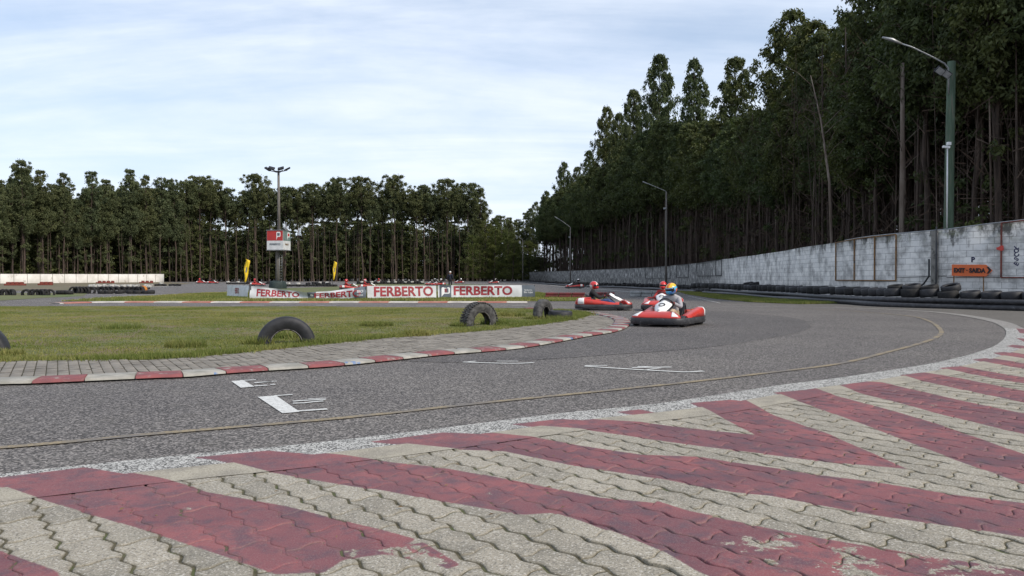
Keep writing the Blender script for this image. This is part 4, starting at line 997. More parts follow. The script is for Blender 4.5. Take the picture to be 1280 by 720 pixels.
# ------------------------------------------------------------------ lamp posts
def lamp_post(px, Y, top_py, arm, lab, wood=False, side_x=None):
    x = (px - 640) / F * Y; H = CH + (HOR - top_py) * Y / F
    root = empty('street_lamp', (x, Y, 0), 0, lab, 'street lamp')
    mb = MB(); mb.tube([(0, 0, 0), (0, 0, H)], [.13, .09], 9); mb.build('pole', M_['grey_pole'], root)
    ax, az = arm
    mb = MB(); mb.tube([(0, -.1, H - .7), (0, -.12, H - .05), (-.12, -.12, H + .1), (-ax * .6, -.12, H + az * .62), (-ax, -.12, H + az)], .035, 6); mb.build('arm', M_['steel'], root)
    d = Vector((-ax * .4, 0, az * .38)).normalized()
    mb = MB(); mb.box(Vector((-ax - .12, -.12, H + az + .02)), (.62, .2, .10), Matrix.Rotation(math.atan2(-d.z, -d.x) * -1 + math.pi * 0 if False else math.atan2(az * .38, ax * .4), 3, 'Y'), .03); mb.build('lamp_head', M_['steel'], root)
    mb = MB(); mb.box((-.18, -.1, H - 1.9), (.3, .16, .22), None, .02); mb.build('floodlight', M_['steel'], root)
    return root
lamp_post(832.6, 90, 240, (2.3, 1.0), 'tall slim street lamp standing behind the two nearest karts')
lamp_post(712.8, 150, 284, (2.6, 1.8), 'small distant street lamp above the side-on kart, second of the slim ones')
lamp_post(653.5, 225, 300, (1.8, 1.2), 'farthest, smallest street lamp by the end of the block wall')
# green wooden pole behind the wall
gY = 33.9; gx = (1184.5 - 640) / F * gY; s1 = gY / F; gH = CH + (HOR - 78) * s1
gp_ = empty('light_pole', (gx + .35, gY + .55, 0), 0, 'tall green-stained wooden pole with curved lamp arm behind the block wall', 'light pole')
gp_.location = (gx, gY, 0)
WALLX = np.interp(gY, WALL[:, 1], WALL[:, 0]); 
mb = MB(); mb.tube([(.0, 0, -.1), (.02, 0, 3), (.05, 0, 6.5), (.10, 0, gH)], [.21, .20, .185, .165], 14); mb.build('pole', M_['wood_green'], gp_)
def gq(px, py, dy=-.22): return Vector(((px - 1184.5) * s1, dy, CH + (HOR - py) * s1))
mb = MB(); mb.tube([gq(1180.5, 120), gq(1180.5, 96), gq(1180, 88), gq(1175, 82), gq(1160, 74), gq(1135, 62), gq(1118, 56.5)], .035, 8); mb.build('arm', M_['steel'], gp_)
mb = MB(); mb.tube([gq(1122, 58), gq(1110, 53), gq(1098, 49.8)], [.05, .085, .04], 8); mb.build('lamp_head', M_['steel'], gp_)
mb = MB(); mb.tube([gq(1179.3, 185, -.24), gq(1179.3, 285, -.24)], .03, 6); mb.build('conduit', M_['white'], gp_)
mb = MB(); mb.box(gq(1180, 181.5, -.3), (.16, .14, .14), None, .02); mb.box(gq(1175.5, 186, -.38), (.30, .11, .10), Matrix.Rotation(.1, 3, 'Y'), .02); mb.tube([gq(1180, 184, -.22), gq(1177, 186, -.38)], .02, 5); mb.build('security_camera', M_['white'], gp_)
mb = MB(); mb.tube([gq(1182, 96), gq(1172, 92, -.35), gq(1160, 90, -.4)], .025, 5); mb.tube([gq(1182, 99), gq(1172, 99, -.35)], .025, 5); br = mb.build('floodlight_bracket', M_['dsteel'], gp_)
for px, py in ((1166, 93), (1174, 97)):
    rot = Matrix.Rotation(.6, 3, 'Y') @ Matrix.Rotation(.5, 3, 'X')
    mb = MB(); mb.box(gq(px, py, -.45), (.36, .12, .30), rot, .02); f_ = mb.build('floodlight', M_['dsteel'], gp_)
    mb = MB(); mb.box(gq(px, py, -.45) + rot @ Vector((0, -.066, 0)), (.30, .012, .24), rot); mb.build('lens', M_['steel'], f_)
# ------------------------------------------------------------------ feather flags
def flag(px, py_base, py_top, lab, wpx):
    g = G(px, py_base); s = g.y / F; H = CH + (HOR - py_top) * s; root = empty('feather_flag', g, 0, lab, 'flag')
    wd = wpx * s; lowz = H * .24
    mb = MB(); mb.tube([(0, 0, 0), (0, 0, lowz), (.08 * wd, 0, H * .6), (.35 * wd, 0, H * .93), (.8 * wd, 0, H)], [.03, .03, .025, .02, .015], 6); mb.build('pole', M_['dsteel'], root)
    def fn(u, v):
        z = lowz + (H - lowz) * v; x0 = wd * (.08 * v + .62 * max(0, v - .6) ** 1.5 * 2); wid = wd * (.35 + .65 * math.sin(min(1, v * 1.25) * math.pi / 2)) * (1 if v < .88 else math.sqrt(max(0, 1 - ((v - .88) / .12) ** 2)))
        return Vector((x0 + wid * u * .9, .05 * math.sin(u * 5 + v * 9), z - .12 * u * wd))
    mb = MB(); mb.grid(fn, 6, 16); mb.build('flag_cloth', M_['yflag'], root, solid=.004)
    mb = MB(); mb.grid(lambda u, v: fn(.35 + .25 * u, .42 + .22 * v) + Vector((0, -.02, 0)), 3, 6); mb.build('flag_print', M_['slate'], root)
    return root
flag(305.2, 362, 323, 'larger yellow feather flag left of the floodlight mast', 6.6)
flag(416, 357.5, 326, 'smaller yellow feather flag right of the floodlight mast', 4.6)

# ------------------------------------------------------------------ people
def skin_body(name, J, E, mats, seg_mat, fingers=(), root='pelvis', sub=2):
    """J: joint -> (pos, radius); E: bones; seg_mat: bone -> material slot; fingers: chains [(pos, r)...]"""
    def grow(verts, edges, rads, rooti, sub):
        me = bpy.data.meshes.new('tmp'); me.from_pydata([tuple(v) for v in verts], edges, []); o = bpy.data.objects.new('tmp', me); col.objects.link(o)
        sk = o.modifiers.new('s', 'SKIN'); sk.use_smooth_shade = True
        d = me.skin_vertices[0].data
        for i, r in enumerate(rads):
            rr_ = r if isinstance(r, tuple) else (r, r); d[i].radius = rr_; d[i].use_root = (i == rooti)
        ss = o.modifiers.new('u', 'SUBSURF'); ss.levels = sub; ss.render_levels = sub
        bpy.context.view_layer.update()
        m2 = bpy.data.meshes.new_from_object(o.evaluated_get(bpy.context.evaluated_depsgraph_get())); bpy.data.objects.remove(o); bpy.data.meshes.remove(me); return m2
    ks = list(J); vs = [Vector(J[k][0]) for k in ks]; ed = [(ks.index(a), ks.index(b)) for a, b in E]
    m1 = grow(vs, ed, [J[k][1] for k in ks], ks.index(root), sub)
    bm = bmesh.new(); bm.from_mesh(m1); bpy.data.meshes.remove(m1)
    for f in bm.faces:
        c = f.calc_center_median(); best = None
        for (a, b), (ia, ib) in zip(E, ed):
            A, B = vs[ia], vs[ib]; t = max(0, min(1, (c - A).dot(B - A) / max((B - A).length_squared, 1e-9))); dd = (c - A - (B - A) * t).length
            if best is None or dd < best[0]: best = (dd, seg_mat.get((a, b), 0))
        f.material_index = best[1]; f.smooth = True
    for ch, mi in fingers:
        m2 = grow([p for p, r in ch], [(i, i + 1) for i in range(len(ch) - 1)], [r for p, r in ch], 0, 1)
        n0 = len(bm.faces); bm.from_mesh(m2); bpy.data.meshes.remove(m2); bm.faces.ensure_lookup_table()
        for f in bm.faces[n0:]: f.material_index = mi; f.smooth = True
    me = bpy.data.meshes.new(name); bm.to_mesh(me); bm.free()
    return link_mesh(name, me, mats)
def hand_fingers(wr, hd, curl, side, mi):
    """five fingers, palm from wr to hd, curling along curl"""
    f = (hd - wr).normalized(); across = f.cross(curl).normalized(); out = []
    for k, (o_, ln) in enumerate(((-.030, .9), (-.010, 1.0), (.010, .94), (.030, .75))):
        b = hd + across * o_; L = .032 * ln
        out.append(([(b - f * .03, .010), (b + f * L, .010), (b + f * L * 1.3 + curl * L * .9, .009), (b + f * L * .7 + curl * L * 1.8, .007)], mi))
    b = wr + across * -.028 * side + f * .02
    out.append(([(b, .012), (b - across * .028 * side + f * .03, .011), (b - across * .02 * side + f * .05 + curl * .03, .009)], mi))
    return out
def driver(name, loc, yaw, lab, mats, look=0.0, lean=0.0, nod=0.15, helmet=None, steer=0.0):
    """seated kart driver; mats = [top, trousers, glove, shoe, skin]"""
    ch = Vector((-.40 + lean, 0, .50))
    V = Vector
    sw = V((.10, 0, .50))
    J = {'pelvis': (V((-.34, 0, .20)), (.155, .13)), 'belly': (V((-.40 + lean * .3, 0, .34)), (.15, .125)), 'chest': (V((-.44 + lean * .7, 0, .52)), (.175, .13)), 'neckb': (V((-.43 + lean, 0, .66)), (.11, .095)), 'neck': (V((-.41 + lean, 0, .73)), .062), 'head': (V((-.38 + lean, 0, .82)), (.085, .095)), 'crown': (V((-.38 + lean, 0, .90)), .07)}
    E = [('pelvis', 'belly'), ('belly', 'chest'), ('chest', 'neckb'), ('neckb', 'neck'), ('neck', 'head'), ('head', 'crown')]
    sm = {('neck', 'head'): 4, ('head', 'crown'): 4}; fin = []
    for s, n in ((1, 'l'), (-1, 'r')):
        c = math.cos(steer); hz = .13 * math.sin(steer) * s
        J['sh' + n] = (V((-.42 + lean, .17 * s, .635)), .078); J['el' + n] = (V((-.16 + lean * .6, .30 * s, .43)), .056); J['wr' + n] = (V((.03, .16 * s, .50 + hz)), .040); J['hd' + n] = (V((.085, .14 * s, .515 + hz)), (.045, .035))
        J['hp' + n] = (V((-.30, .10 * s, .20)), .105); J['kn' + n] = (V((.16, .17 * s, .36)), .070); J['an' + n] = (V((.50, .14 * s, .17)), .048); J['ft' + n] = (V((.60, .14 * s, .22)), .04)
        E += [('neckb', 'sh' + n), ('sh' + n, 'el' + n), ('el' + n, 'wr' + n), ('wr' + n, 'hd' + n), ('pelvis', 'hp' + n), ('hp' + n, 'kn' + n), ('kn' + n, 'an' + n), ('an' + n, 'ft' + n)]
        sm[('wr' + n, 'hd' + n)] = 2; sm[('pelvis', 'hp' + n)] = 1; sm[('hp' + n, 'kn' + n)] = 1; sm[('kn' + n, 'an' + n)] = 1; sm[('an' + n, 'ft' + n)] = 3
        fin += hand_fingers(J['wr' + n][0], J['hd' + n][0], V((.3, -.5 * s, -.8)).normalized(), s, 2)
    o = skin_body(name, J, E, mats, sm, fin, sub=1)
    hb = J['head'][0] + V((.012, 0, .055))
    hr = empty('helmet', hb, look); hr.rotation_euler = (0, nod, look); hr.parent = o
    mb = MB()
    # shell: egg with chin bar; opening cut by the visor panel that sits proud
    mb.sphere((0, 0, 0), .148, (1.10, .90, 1.0), 24)
    for v in mb.bm.verts:
        if v.co.z < -.06: v.co.z = -.06 + (v.co.z + .06) * .85
        if v.co.x > .08 and v.co.z < -.02: v.co.x += .035; v.co.y *= .86
    main, second, third = helmet
    for f in mb.bm.faces:
        c = f.calc_center_median(); f.material_index = 0 if c.z > .055 else (1 if c.x > .0 or c.z > .0 else 2)
        if abs(c.y) < .03 and c.z > .06: f.material_index = 2
    mb.build('shell', [main, second, third], hr)
    mb = MB(); mb.grid(lambda u, v: V((math.cos((u - .5) * 2.5) * .168 + .0, math.sin((u - .5) * 2.5) * .138, -.035 + .085 * v)), 12, 5); mb.build('visor', M_['visor'], hr, solid=.004)
    o.location = loc; o.rotation_euler = (0, 0, yaw)
    return tag(o, lab, 'person')
# ------------------------------------------------------------------ karts
def loop_outline(n=96, front=1.0):
    """bumper outline, x forward; 1.76 m x 1.26 m, tapered nose"""
    P = []
    for k in range(n):
        a = 2 * math.pi * k / n; ca, sa = math.cos(a), math.sin(a); e = .32
        x = math.copysign(abs(ca) ** e, ca) * .88; y = math.copysign(abs(sa) ** e, sa) * .63
        if x > .3: y *= 1 - .10 * ((x - .3) / .58) ** 2
        if x > .8: x += .045 * (1 - (y / .6) ** 2)
        y *= 1 - .045 * math.exp(-((x + .05) / .30) ** 2)
        P.append(Vector((x, y, 0)))
    return P
LO = loop_outline()
def sweep_loop(mb, idx, sec, closed=False, inn=None):
    """sec(i) -> list of (inward offset, z)"""
    n = len(LO); rows = []
    for i in idx:
        p = LO[i % n]; t = (LO[(i + 1) % n] - LO[(i - 1) % n]).normalized(); inw = Vector((-t.y, t.x, 0))
        rows.append([mb.bm.verts.new(p + inw * o_ + Vector((0, 0, z))) for o_, z in sec(i, p)])
    m = len(rows); k = len(rows[0])
    for a in range(m if closed else m - 1):
        for b in range(k):
            f = mb.bm.faces.new((rows[a][b], rows[a][(b + 1) % k], rows[(a + 1) % m][(b + 1) % k], rows[(a + 1) % m][b])); f.smooth = True; f.material_index = mb.mi
    if not closed:
        for rw in (rows[0], rows[-1][::-1]): f = mb.bm.faces.new(rw); f.material_index = mb.mi
def make_kart():
    root = empty('go_kart', (0, 0, 0), 0, 'x', 'go-kart')
    n = len(LO)
    mb = MB(); sweep_loop(mb, range(n), lambda i, p: [(0, .075), (.0, .185), (.012, .205), (.055, .205), (.065, .185), (.065, .075), (.05, .06), (.012, .06)], True)
    for k in range(0, n, 6):
        p = LO[k]; mb.sphere(p * 1.0 + Vector((0, 0, .115)), .012, (1, 1, 1), 6)
    bp = mb.build('bumper_ring', M_['bumper'], root); 
    # angle helpers: index 0 = front (+x), n/4 = left (+y), n/2 = rear
    def nose(i, p):
        w_ = .40 - .10 * abs(p.y) / .6
        return [(.010, .200), (.018, .232), (.08, .272), (.20, .325), (w_ * .92, .345), (w_, .28), (w_ - .02, .20), (.07, .20)]
    front = [i for i in range(-n, n) if -13 <= i <= 13]
    mb = MB(); sweep_loop(mb, front, nose); mb.build('front_fairing', M_['kart_red'], root)
    for s in (1, -1):
        idx = [i for i in range(21, 40)] if s == 1 else [i for i in range(n - 39, n - 20)]
        def pod(i, p):
            k = max(0, min(1, (p.x + .55) / .9)); h = .41 - .15 * k
            return [(.008, .200), (.012, h - .06), (.05, h - .01), (.14, h), (.21, h - .02), (.25, .24), (.24, .20), (.06, .20)]
        mb = MB(); sweep_loop(mb, idx, pod); mb.build('side_pod', M_['kart_red'], root)
        mb = MB(); di = idx[-12:-4] if s == 1 else idx[4:12]
        sweep_loop(mb, di, lambda i, p: [(.004, .215), (.006, pod(i, p)[1][1]), (.046, pod(i, p)[2][1] + .006), (.15, pod(i, p)[3][1] + .006), (.15, pod(i, p)[3][1] - .004), (.05, pod(i, p)[2][1] - .004), (.016, pod(i, p)[1][1] - .004), (.014, .215)])
        mb.build('decal', M_['white'], root)
        mb = MB(); fi = [4, 5, 6, 7, 8, 9, 10, 11] if s == 1 else [-11, -10, -9, -8, -7, -6, -5, -4]
        sweep_loop(mb, fi, lambda i, p: [(.03, .248), (.08, .279), (.20, .333), (.24, .336), (.24, .32), (.20, .315), (.08, .262), (.03, .235)]); mb.build('decal', M_['white'], root)
    rear = [i for i in range(40, 57)]
    mb = MB(); sweep_loop(mb, rear, lambda i, p: [(.01, .20), (.015, .30), (.05, .335), (.13, .34), (.17, .30), (.17, .20)]); mb.build('rear_cover', M_['kart_red'], root)
    mb = MB()
    mb.box((.02, 0, .065), (1.15, .56, .012), None); mb.build('floor_pan', M_['frame'], root)
    mb = MB()
    for s in (1, -1):
        mb.tube([(.72, .24 * s, .09), (.40, .30 * s, .09), (-.25, .33 * s, .09), (-.75, .31 * s, .10)], .016, 6)
        mb.tube([(.30, .30 * s, .10), (.30, .55 * s, .12)], .012, 6); mb.tube([(-.25, .33 * s, .10), (-.25, .55 * s, .12)], .012, 6)
        mb.tube([(-.10, .22 * s, .10), (-.42, .24 * s, .48), (-.62, .22 * s, .14)], .013, 6)
    mb.tube([(.55, -.52, .13), (.55, .52, .13)], .014, 6); mb.tube([(-.52, -.54, .13), (-.52, .54, .13)], .018, 8)
    mb.build('chassis', M_['frame'], root)
    for x, r, wd in ((.55, .125, .11), (-.52, .135, .17)):
        for s in (1, -1):
            mb = MB(); mb.lathe([(r * .52, -wd / 2), (r * .9, -wd / 2), (r, -wd * .32), (r, wd * .32), (r * .9, wd / 2), (r * .52, wd / 2)], 20, Matrix.Translation((x, .50 * s, r)) @ Matrix.Rotation(math.pi / 2, 4, 'X'))
            wh = mb.build('wheel', M_['rubber'], root)
            mb = MB(); mb.lathe([(.02, -wd * .4), (r * .3, -wd * .15), (r * .54, -wd * .45), (r * .54, wd * .45), (r * .3, wd * .15), (.02, wd * .4)], 16, Matrix.Translation((x, .50 * s, r)) @ Matrix.Rotation(math.pi / 2, 4, 'X')); mb.build('rim', M_['alu'], wh)
    # bucket seat
    def seat(u, v):
        a = (u - .5) * 2.6; zz = .10 + .44 * v; xb = -.36 - .20 * v
        return Vector((xb - .13 * math.cos(a) + .10 * (1 - v) * math.cos(a) * 0 + .10, .235 * math.sin(a) / math.sin(1.3), zz - .10 * (1 - math.cos(a)) * v))
    mb = MB(); mb.grid(seat, 14, 8); mb.box((-.24, 0, .105), (.36, .40, .02), None, .008); mb.build('seat', M_['seat'], root, solid=.012)
    # steering
    c = Vector((.10, 0, .50)); rot = Matrix.Rotation(R(-52), 3, 'Y')
    mb = MB(); mb.tube([c + rot @ Vector((0, 0, 0)) + rot @ Vector((.145 * math.cos(a), .145 * math.sin(a), 0)) for a in np.linspace(0, 2 * math.pi, 20, endpoint=False)], .016, 7, closed=True)
    for a in (R(90), R(-90), R(180)): mb.tube([c, c + rot @ Vector((.14 * math.cos(a), .14 * math.sin(a), 0))], .010, 5)
    mb.tube([c, (.50, 0, .14)], .012, 6); mb.build('steering_wheel', M_['seat'], root)
    # front number panel
    def pan(u, v):
        w_ = (.055 + .13 * math.sin(min(1, v * 1.1) * math.pi / 2) ** 1.5) * (1 if v < .82 else math.sqrt(max(.05, 1 - ((v - .82) / .2) ** 2)))
        y = (u - .5) * 2 * w_; return Vector((.74 - .53 * v + .03 * math.cos(u * math.pi * 2) * -1, y, .26 + .32 * v - .05 * (abs(u - .5) * 2) ** 2))
    mb = MB(); mb.grid(pan, 9, 12); fp = mb.build('front_panel', M_['white'], root, solid=.006)
    def pl(u, v, o_): p = pan(u, v); return p + Vector((.59, 0, .81)) * o_
    mb = MB(); ring = [(math.cos(a), math.sin(a)) for a in np.linspace(0, 2 * math.pi, 17)]
    for (a0, b0), (a1, b1) in zip(ring[:-1], ring[1:]):
        mb.poly([pl(.5 + .22 * a0, .68 + .11 * b0, .012), pl(.5 + .22 * a1, .68 + .11 * b1, .012), pl(.5 + .15 * a1, .68 + .07 * b1, .012), pl(.5 + .15 * a0, .68 + .07 * b0, .012)])
    mb.poly([pl(.35, .30, .012), pl(.62, .30, .012), pl(.60, .34, .012), pl(.38, .34, .012)]); mb.poly([pl(.35, .20, .012), pl(.60, .20, .012), pl(.60, .235, .012), pl(.38, .235, .012)])
    mb.build('panel_print', M_['signk'], fp)
    # engine and tank
    mb = MB(); mb.box((-.40, -.40, .24), (.24, .20, .22), None, .03)
    for k in range(5): mb.box((-.40, -.40, .30 + .022 * k), (.20, .16, .008))
    mb.tube([(-.30, -.42, .30), (-.45, -.50, .34), (-.66, -.45, .33), (-.74, -.30, .30)], .028, 8)
    en = mb.build('engine', M_['alu'], root)
    mb = MB(); mb.box((-.46, -.40, .40), (.20, .18, .08), None, .03); mb.build('air_box', M_['kart_red'], en)
    mb = MB(); mb.box((-.35, .42, .25), (.34, .18, .18), None, .05); mb.tube([(-.35, .42, .33), (-.35, .42, .37)], .035, 8); mb.build('fuel_tank', M_['kart_orange'], root)
    mb = MB()
    for s in (1, -1): mb.box((.58, .13 * s, .20), (.02, .07, .12), Matrix.Rotation(-.3, 3, 'Y'), .005); mb.tube([(.58, .13 * s, .08), (.60, .13 * s, .26)], .008, 5)
    mb.build('pedal', M_['alu'], root)
    return root
KART = make_kart(); bpy.context.view_layer.update(); freeze(KART)
used = [False]
def kart(px, py, yaw, lab, d=None):
    g = G(px, py) if d is None else at_depth(px, d)
    k = KART if not used[0] else copy_tree(KART); used[0] = True
    k.location = g; k.rotation_euler = (0, 0, yaw); k.scale = (1.12, 1.14, 1.05); k['label'] = lab; k['category'] = 'go-kart'; return k
SK = M_['skin']
def crew(k, lab, mats, **a): return driver('person', k.location, k.rotation_euler.z, lab, mats, **a)
yaw1 = math.atan2(-.86, -.50)
k1 = kart(835, 406.3, yaw1, 'red and white go-kart nearest the camera, nose turned left, black bumper all round')
crew(k1, 'driver in grey hoodie, beige trousers and yellow-and-blue helmet, in the nearest kart', [M_['c_grey'], M_['c_beige'], M_['glove'], M_['shoe'], M_['c_navy']], lean=.13, look=R(-18), nod=.32, helmet=(M_['h_yel'], M_['h_blue'], M_['h_org']), steer=.25)
k2 = kart(754, 387.3, R(-9), 'red and white go-kart in side view, nose to the right, left of the nearest kart')
crew(k2, 'driver in black top, blue jeans and red helmet, seated in the side-on kart', [M_['c_black'], M_['c_jean'], M_['glove'], M_['shoe'], SK], lean=.04, look=R(-22), nod=.2, helmet=(M_['h_red'], M_['h_red'], M_['h_white']))
k3 = kart(828, 387.8, math.atan2(-.97, -.25), 'red go-kart following close behind the nearest one, mostly hidden by it')
crew(k3, 'driver in red with a red helmet, hidden behind the driver in the grey hoodie', [M_['c_red'], M_['c_red'], M_['glove'], M_['shoe'], SK], lean=.02, helmet=(M_['h_red'], M_['h_red'], M_['h_red']))
k4 = kart(718.5, 360.6, R(172), 'small distant dark-red go-kart with white panel near the tyre wall, above the dark-red barrier')
crew(k4, 'driver in black in the distant kart above the dark-red barrier', [M_['c_black'], M_['c_black'], M_['glove'], M_['shoe'], SK], helmet=(M_['h_white'], M_['c_black'], M_['c_black']))
k5 = kart(617, 354.6, R(200), 'tiny white-nosed go-kart in the distance above the right-hand FERBERTO banner')
crew(k5, 'driver in black in the tiny kart above the right-hand FERBERTO banner', [M_['c_black'], M_['c_black'], M_['glove'], M_['shoe'], SK], helmet=(M_['c_black'], M_['h_white'], M_['c_black']))
k6 = kart(574, 354.3, R(185), 'tiny go-kart in the distance just right of the standing person in black')
crew(k6, 'driver in a white helmet in the tiny kart right of the standing person', [M_['c_black'], M_['c_black'], M_['glove'], M_['shoe'], SK], helmet=(M_['h_white'], M_['h_white'], M_['h_white']))
k7 = kart(438, 362.5, R(20), 'distant red go-kart just above the sagging banner, left one of the pair')
crew(k7, 'driver in a red helmet in the left kart of the pair above the sagging banner', [M_['c_red'], M_['c_black'], M_['glove'], M_['shoe'], SK], helmet=(M_['h_red'], M_['h_red'], M_['h_red']))
k8 = kart(461, 361, R(15), 'distant red go-kart just above the sagging banner, right one of the pair')
crew(k8, 'driver in red overalls in the right kart of the pair above the sagging banner', [M_['c_red'], M_['c_red'], M_['glove'], M_['shoe'], SK], helmet=(M_['h_red'], M_['h_white'], M_['h_red']))
k9 = kart(252, 354.4, R(10), 'distant red go-kart before the far-left forest, left one of two')
crew(k9, 'driver in red in the left of the two karts before the far-left forest', [M_['c_red'], M_['c_red'], M_['glove'], M_['shoe'], SK], helmet=(M_['h_red'], M_['h_red'], M_['h_red']))
k10 = kart(266, 354.6, R(10), 'distant red go-kart before the far-left forest, right one of two')
crew(k10, 'driver in black in the right of the two karts before the far-left forest', [M_['c_black'], M_['c_red'], M_['glove'], M_['shoe'], SK], helmet=(M_['c_black'], M_['c_black'], M_['h_red']))
k11 = kart(471, 354.5, R(180), 'tiny red go-kart among the infield tyre rows, above the middle banner')
crew(k11, 'driver in red in the tiny kart among the infield tyre rows', [M_['c_red'], M_['c_red'], M_['glove'], M_['shoe'], SK], helmet=(M_['h_red'], M_['h_red'], M_['h_red']))
k12 = kart(548, 357.5, R(180), 'distant go-kart just left of the standing person in black')
crew(k12, 'driver in a white helmet in the kart left of the standing person', [M_['c_black'], M_['c_black'], M_['glove'], M_['shoe'], SK], helmet=(M_['h_white'], M_['h_white'], M_['c_black']))
k13 = kart(540.5, 357.0, R(175), 'distant go-kart second to the left of the standing person in black')
crew(k13, 'driver in black and white helmet in the second kart left of the standing person', [M_['c_black'], M_['c_black'], M_['glove'], M_['shoe'], SK], helmet=(M_['h_white'], M_['c_black'], M_['c_black']))
k14 = kart(322, 357.5, R(5), 'tiny red go-kart behind the larger yellow feather flag')
crew(k14, 'driver in red in the tiny kart behind the larger yellow flag', [M_['c_red'], M_['c_red'], M_['glove'], M_['shoe'], SK], helmet=(M_['h_red'], M_['h_red'], M_['h_red']))
# standing marshal seen from behind
def stander(g, yaw, lab):
    V = Vector; J = {'pelvis': (V((0, 0, .95)), (.15, .115)), 'belly': (V((0, 0, 1.10)), (.145, .11)), 'chest': (V((0, 0, 1.30)), (.18, .125)), 'neckb': (V((0, 0, 1.45)), (.10, .085)), 'neck': (V((.01, 0, 1.52)), .055), 'head': (V((.025, 0, 1.62)), (.085, .10)), 'crown': (V((.02, 0, 1.70)), (.075, .09))}
    E = [('pelvis', 'belly'), ('belly', 'chest'), ('chest', 'neckb'), ('neckb', 'neck'), ('neck', 'head'), ('head', 'crown')]; sm = {('neck', 'head'): 4, ('head', 'crown'): 4, ('neckb', 'neck'): 4}; fin = []
    for s, n in ((1, 'l'), (-1, 'r')):
        J['sh' + n] = (V((0, .19 * s, 1.42)), .075); J['el' + n] = (V((-.03, .27 * s, 1.14)), .055); J['wr' + n] = (V((.08, .26 * s, .92)), .036); J['hd' + n] = (V((.11, .255 * s, .85)), (.04, .025))
        J['hp' + n] = (V((0, .10 * s, .90)), .105); J['kn' + n] = (V((.02, .12 * s, .50)), .068); J['an' + n] = (V((-.02, .13 * s, .09)), .045); J['ft' + n] = (V((.14, .15 * s, .045)), .04)
        E += [('neckb', 'sh' + n), ('sh' + n, 'el' + n), ('el' + n, 'wr' + n), ('wr' + n, 'hd' + n), ('pelvis', 'hp' + n), ('hp' + n, 'kn' + n), ('kn' + n, 'an' + n), ('an' + n, 'ft' + n)]
        sm.update({('wr' + n, 'hd' + n): 4, ('pelvis', 'hp' + n): 1, ('hp' + n, 'kn' + n): 1, ('kn' + n, 'an' + n): 1, ('an' + n, 'ft' + n): 3})
        fin += hand_fingers(J['wr' + n][0], J['hd' + n][0], V((.6, -.2 * s, -.3)).normalized(), s, 4)
    o = skin_body('person', J, E, [M_['c_navy'], M_['c_black'], M_['glove'], M_['shoe'], SK], sm, fin, sub=2)
    mb = MB(); mb.sphere((.01, 0, 1.70), .108, (1.05, .92, .78), 16); mb.box((.13, 0, 1.69), (.12, .14, .012), None, .004); mb.build('cap', M_['white'], o)
    mb = MB()
    for s in (1, -1): mb.sphere((.115, .035 * s, 1.645), .012, (1, 1, 1), 8); mb.sphere((.03, .09 * s, 1.63), .022, (.6, .4, 1), 8)
    mb.box((.125, 0, 1.61), (.03, .025, .04), None, .008); mb.box((.115, 0, 1.575), (.015, .05, .010)); mb.build('face', SK, o)
    o.location = g; o.rotation_euler = (0, 0, yaw); return tag(o, lab, 'person')
stander(G(562.8, 361.5), R(75), 'person in dark jacket and white cap standing on the infield behind the right-hand banner')

# ------------------------------------------------------------------ trees
def leaf_quads(C, sig, n_per, size, rng, droop=.86, sq=(1, 1, 1)):
    """C: clump centres (k,3); leaves as pointed quads hanging round each centre"""
    k = len(C); m = k * n_per
    cc = np.repeat(C, n_per, 0); s_ = np.repeat(sig, n_per)
    d = rng.normal(0, 1, (m, 3)) * np.array([1, 1, 1.25]); r = np.full(m, .50) * rng.uniform(.5, 1.25, m)
    P = cc + d * (r * s_)[:, None] * np.array(sq)
    P[:, 2] -= (rng.random(m) ** 2) * s_ * .5
    ax = rng.normal(0, 1, (m, 3)); ax[:, 2] = ax[:, 2] * (1 - droop) - droop * 1.6; ax /= np.linalg.norm(ax, axis=1)[:, None]
    sd = np.cross(ax, rng.normal(0, 1, (m, 3))); sd /= np.linalg.norm(sd, axis=1)[:, None] + 1e-9
    L = size * rng.uniform(.6, 1.3, m); W_ = L * .20
    a = P; b = P + ax * (L * .5)[:, None] + sd * W_[:, None]; c = P + ax * L[:, None]; e = P + ax * (L * .5)[:, None] - sd * W_[:, None]
    V = np.stack([a, b, c, e], 1).reshape(-1, 3); Q = np.arange(4 * m).reshape(-1, 4)
    ct = rng.random(k); tint = np.clip(np.repeat(ct, n_per) * .6 + rng.random(m) * .4, 0, 1)
    return V, Q, np.repeat(tint, 4)
def tube_np(path, rads, n=6):
    path = np.asarray(path, float); m = len(path); t = np.gradient(path, axis=0); t /= np.linalg.norm(t, axis=1)[:, None] + 1e-9
    ref = np.where(np.abs(t[:, 2:3]) > .9, np.array([[1., 0, 0]]), np.array([[0., 0, 1.]])); x = np.cross(t, ref); x /= np.linalg.norm(x, axis=1)[:, None]; y = np.cross(x, t)
    a = np.linspace(0, 2 * np.pi, n, endpoint=False); r = np.asarray(rads)[:, None, None]
    V = path[:, None] + r * (np.cos(a)[None, :, None] * x[:, None] + np.sin(a)[None, :, None] * y[:, None])
    i = np.arange(m - 1)[:, None]; j = np.arange(n)[None]; q = np.stack([i * n + j, i * n + (j + 1) % n, (i + 1) * n + (j + 1) % n, (i + 1) * n + j], -1).reshape(-1, 4)
    return V.reshape(-1, 3), q
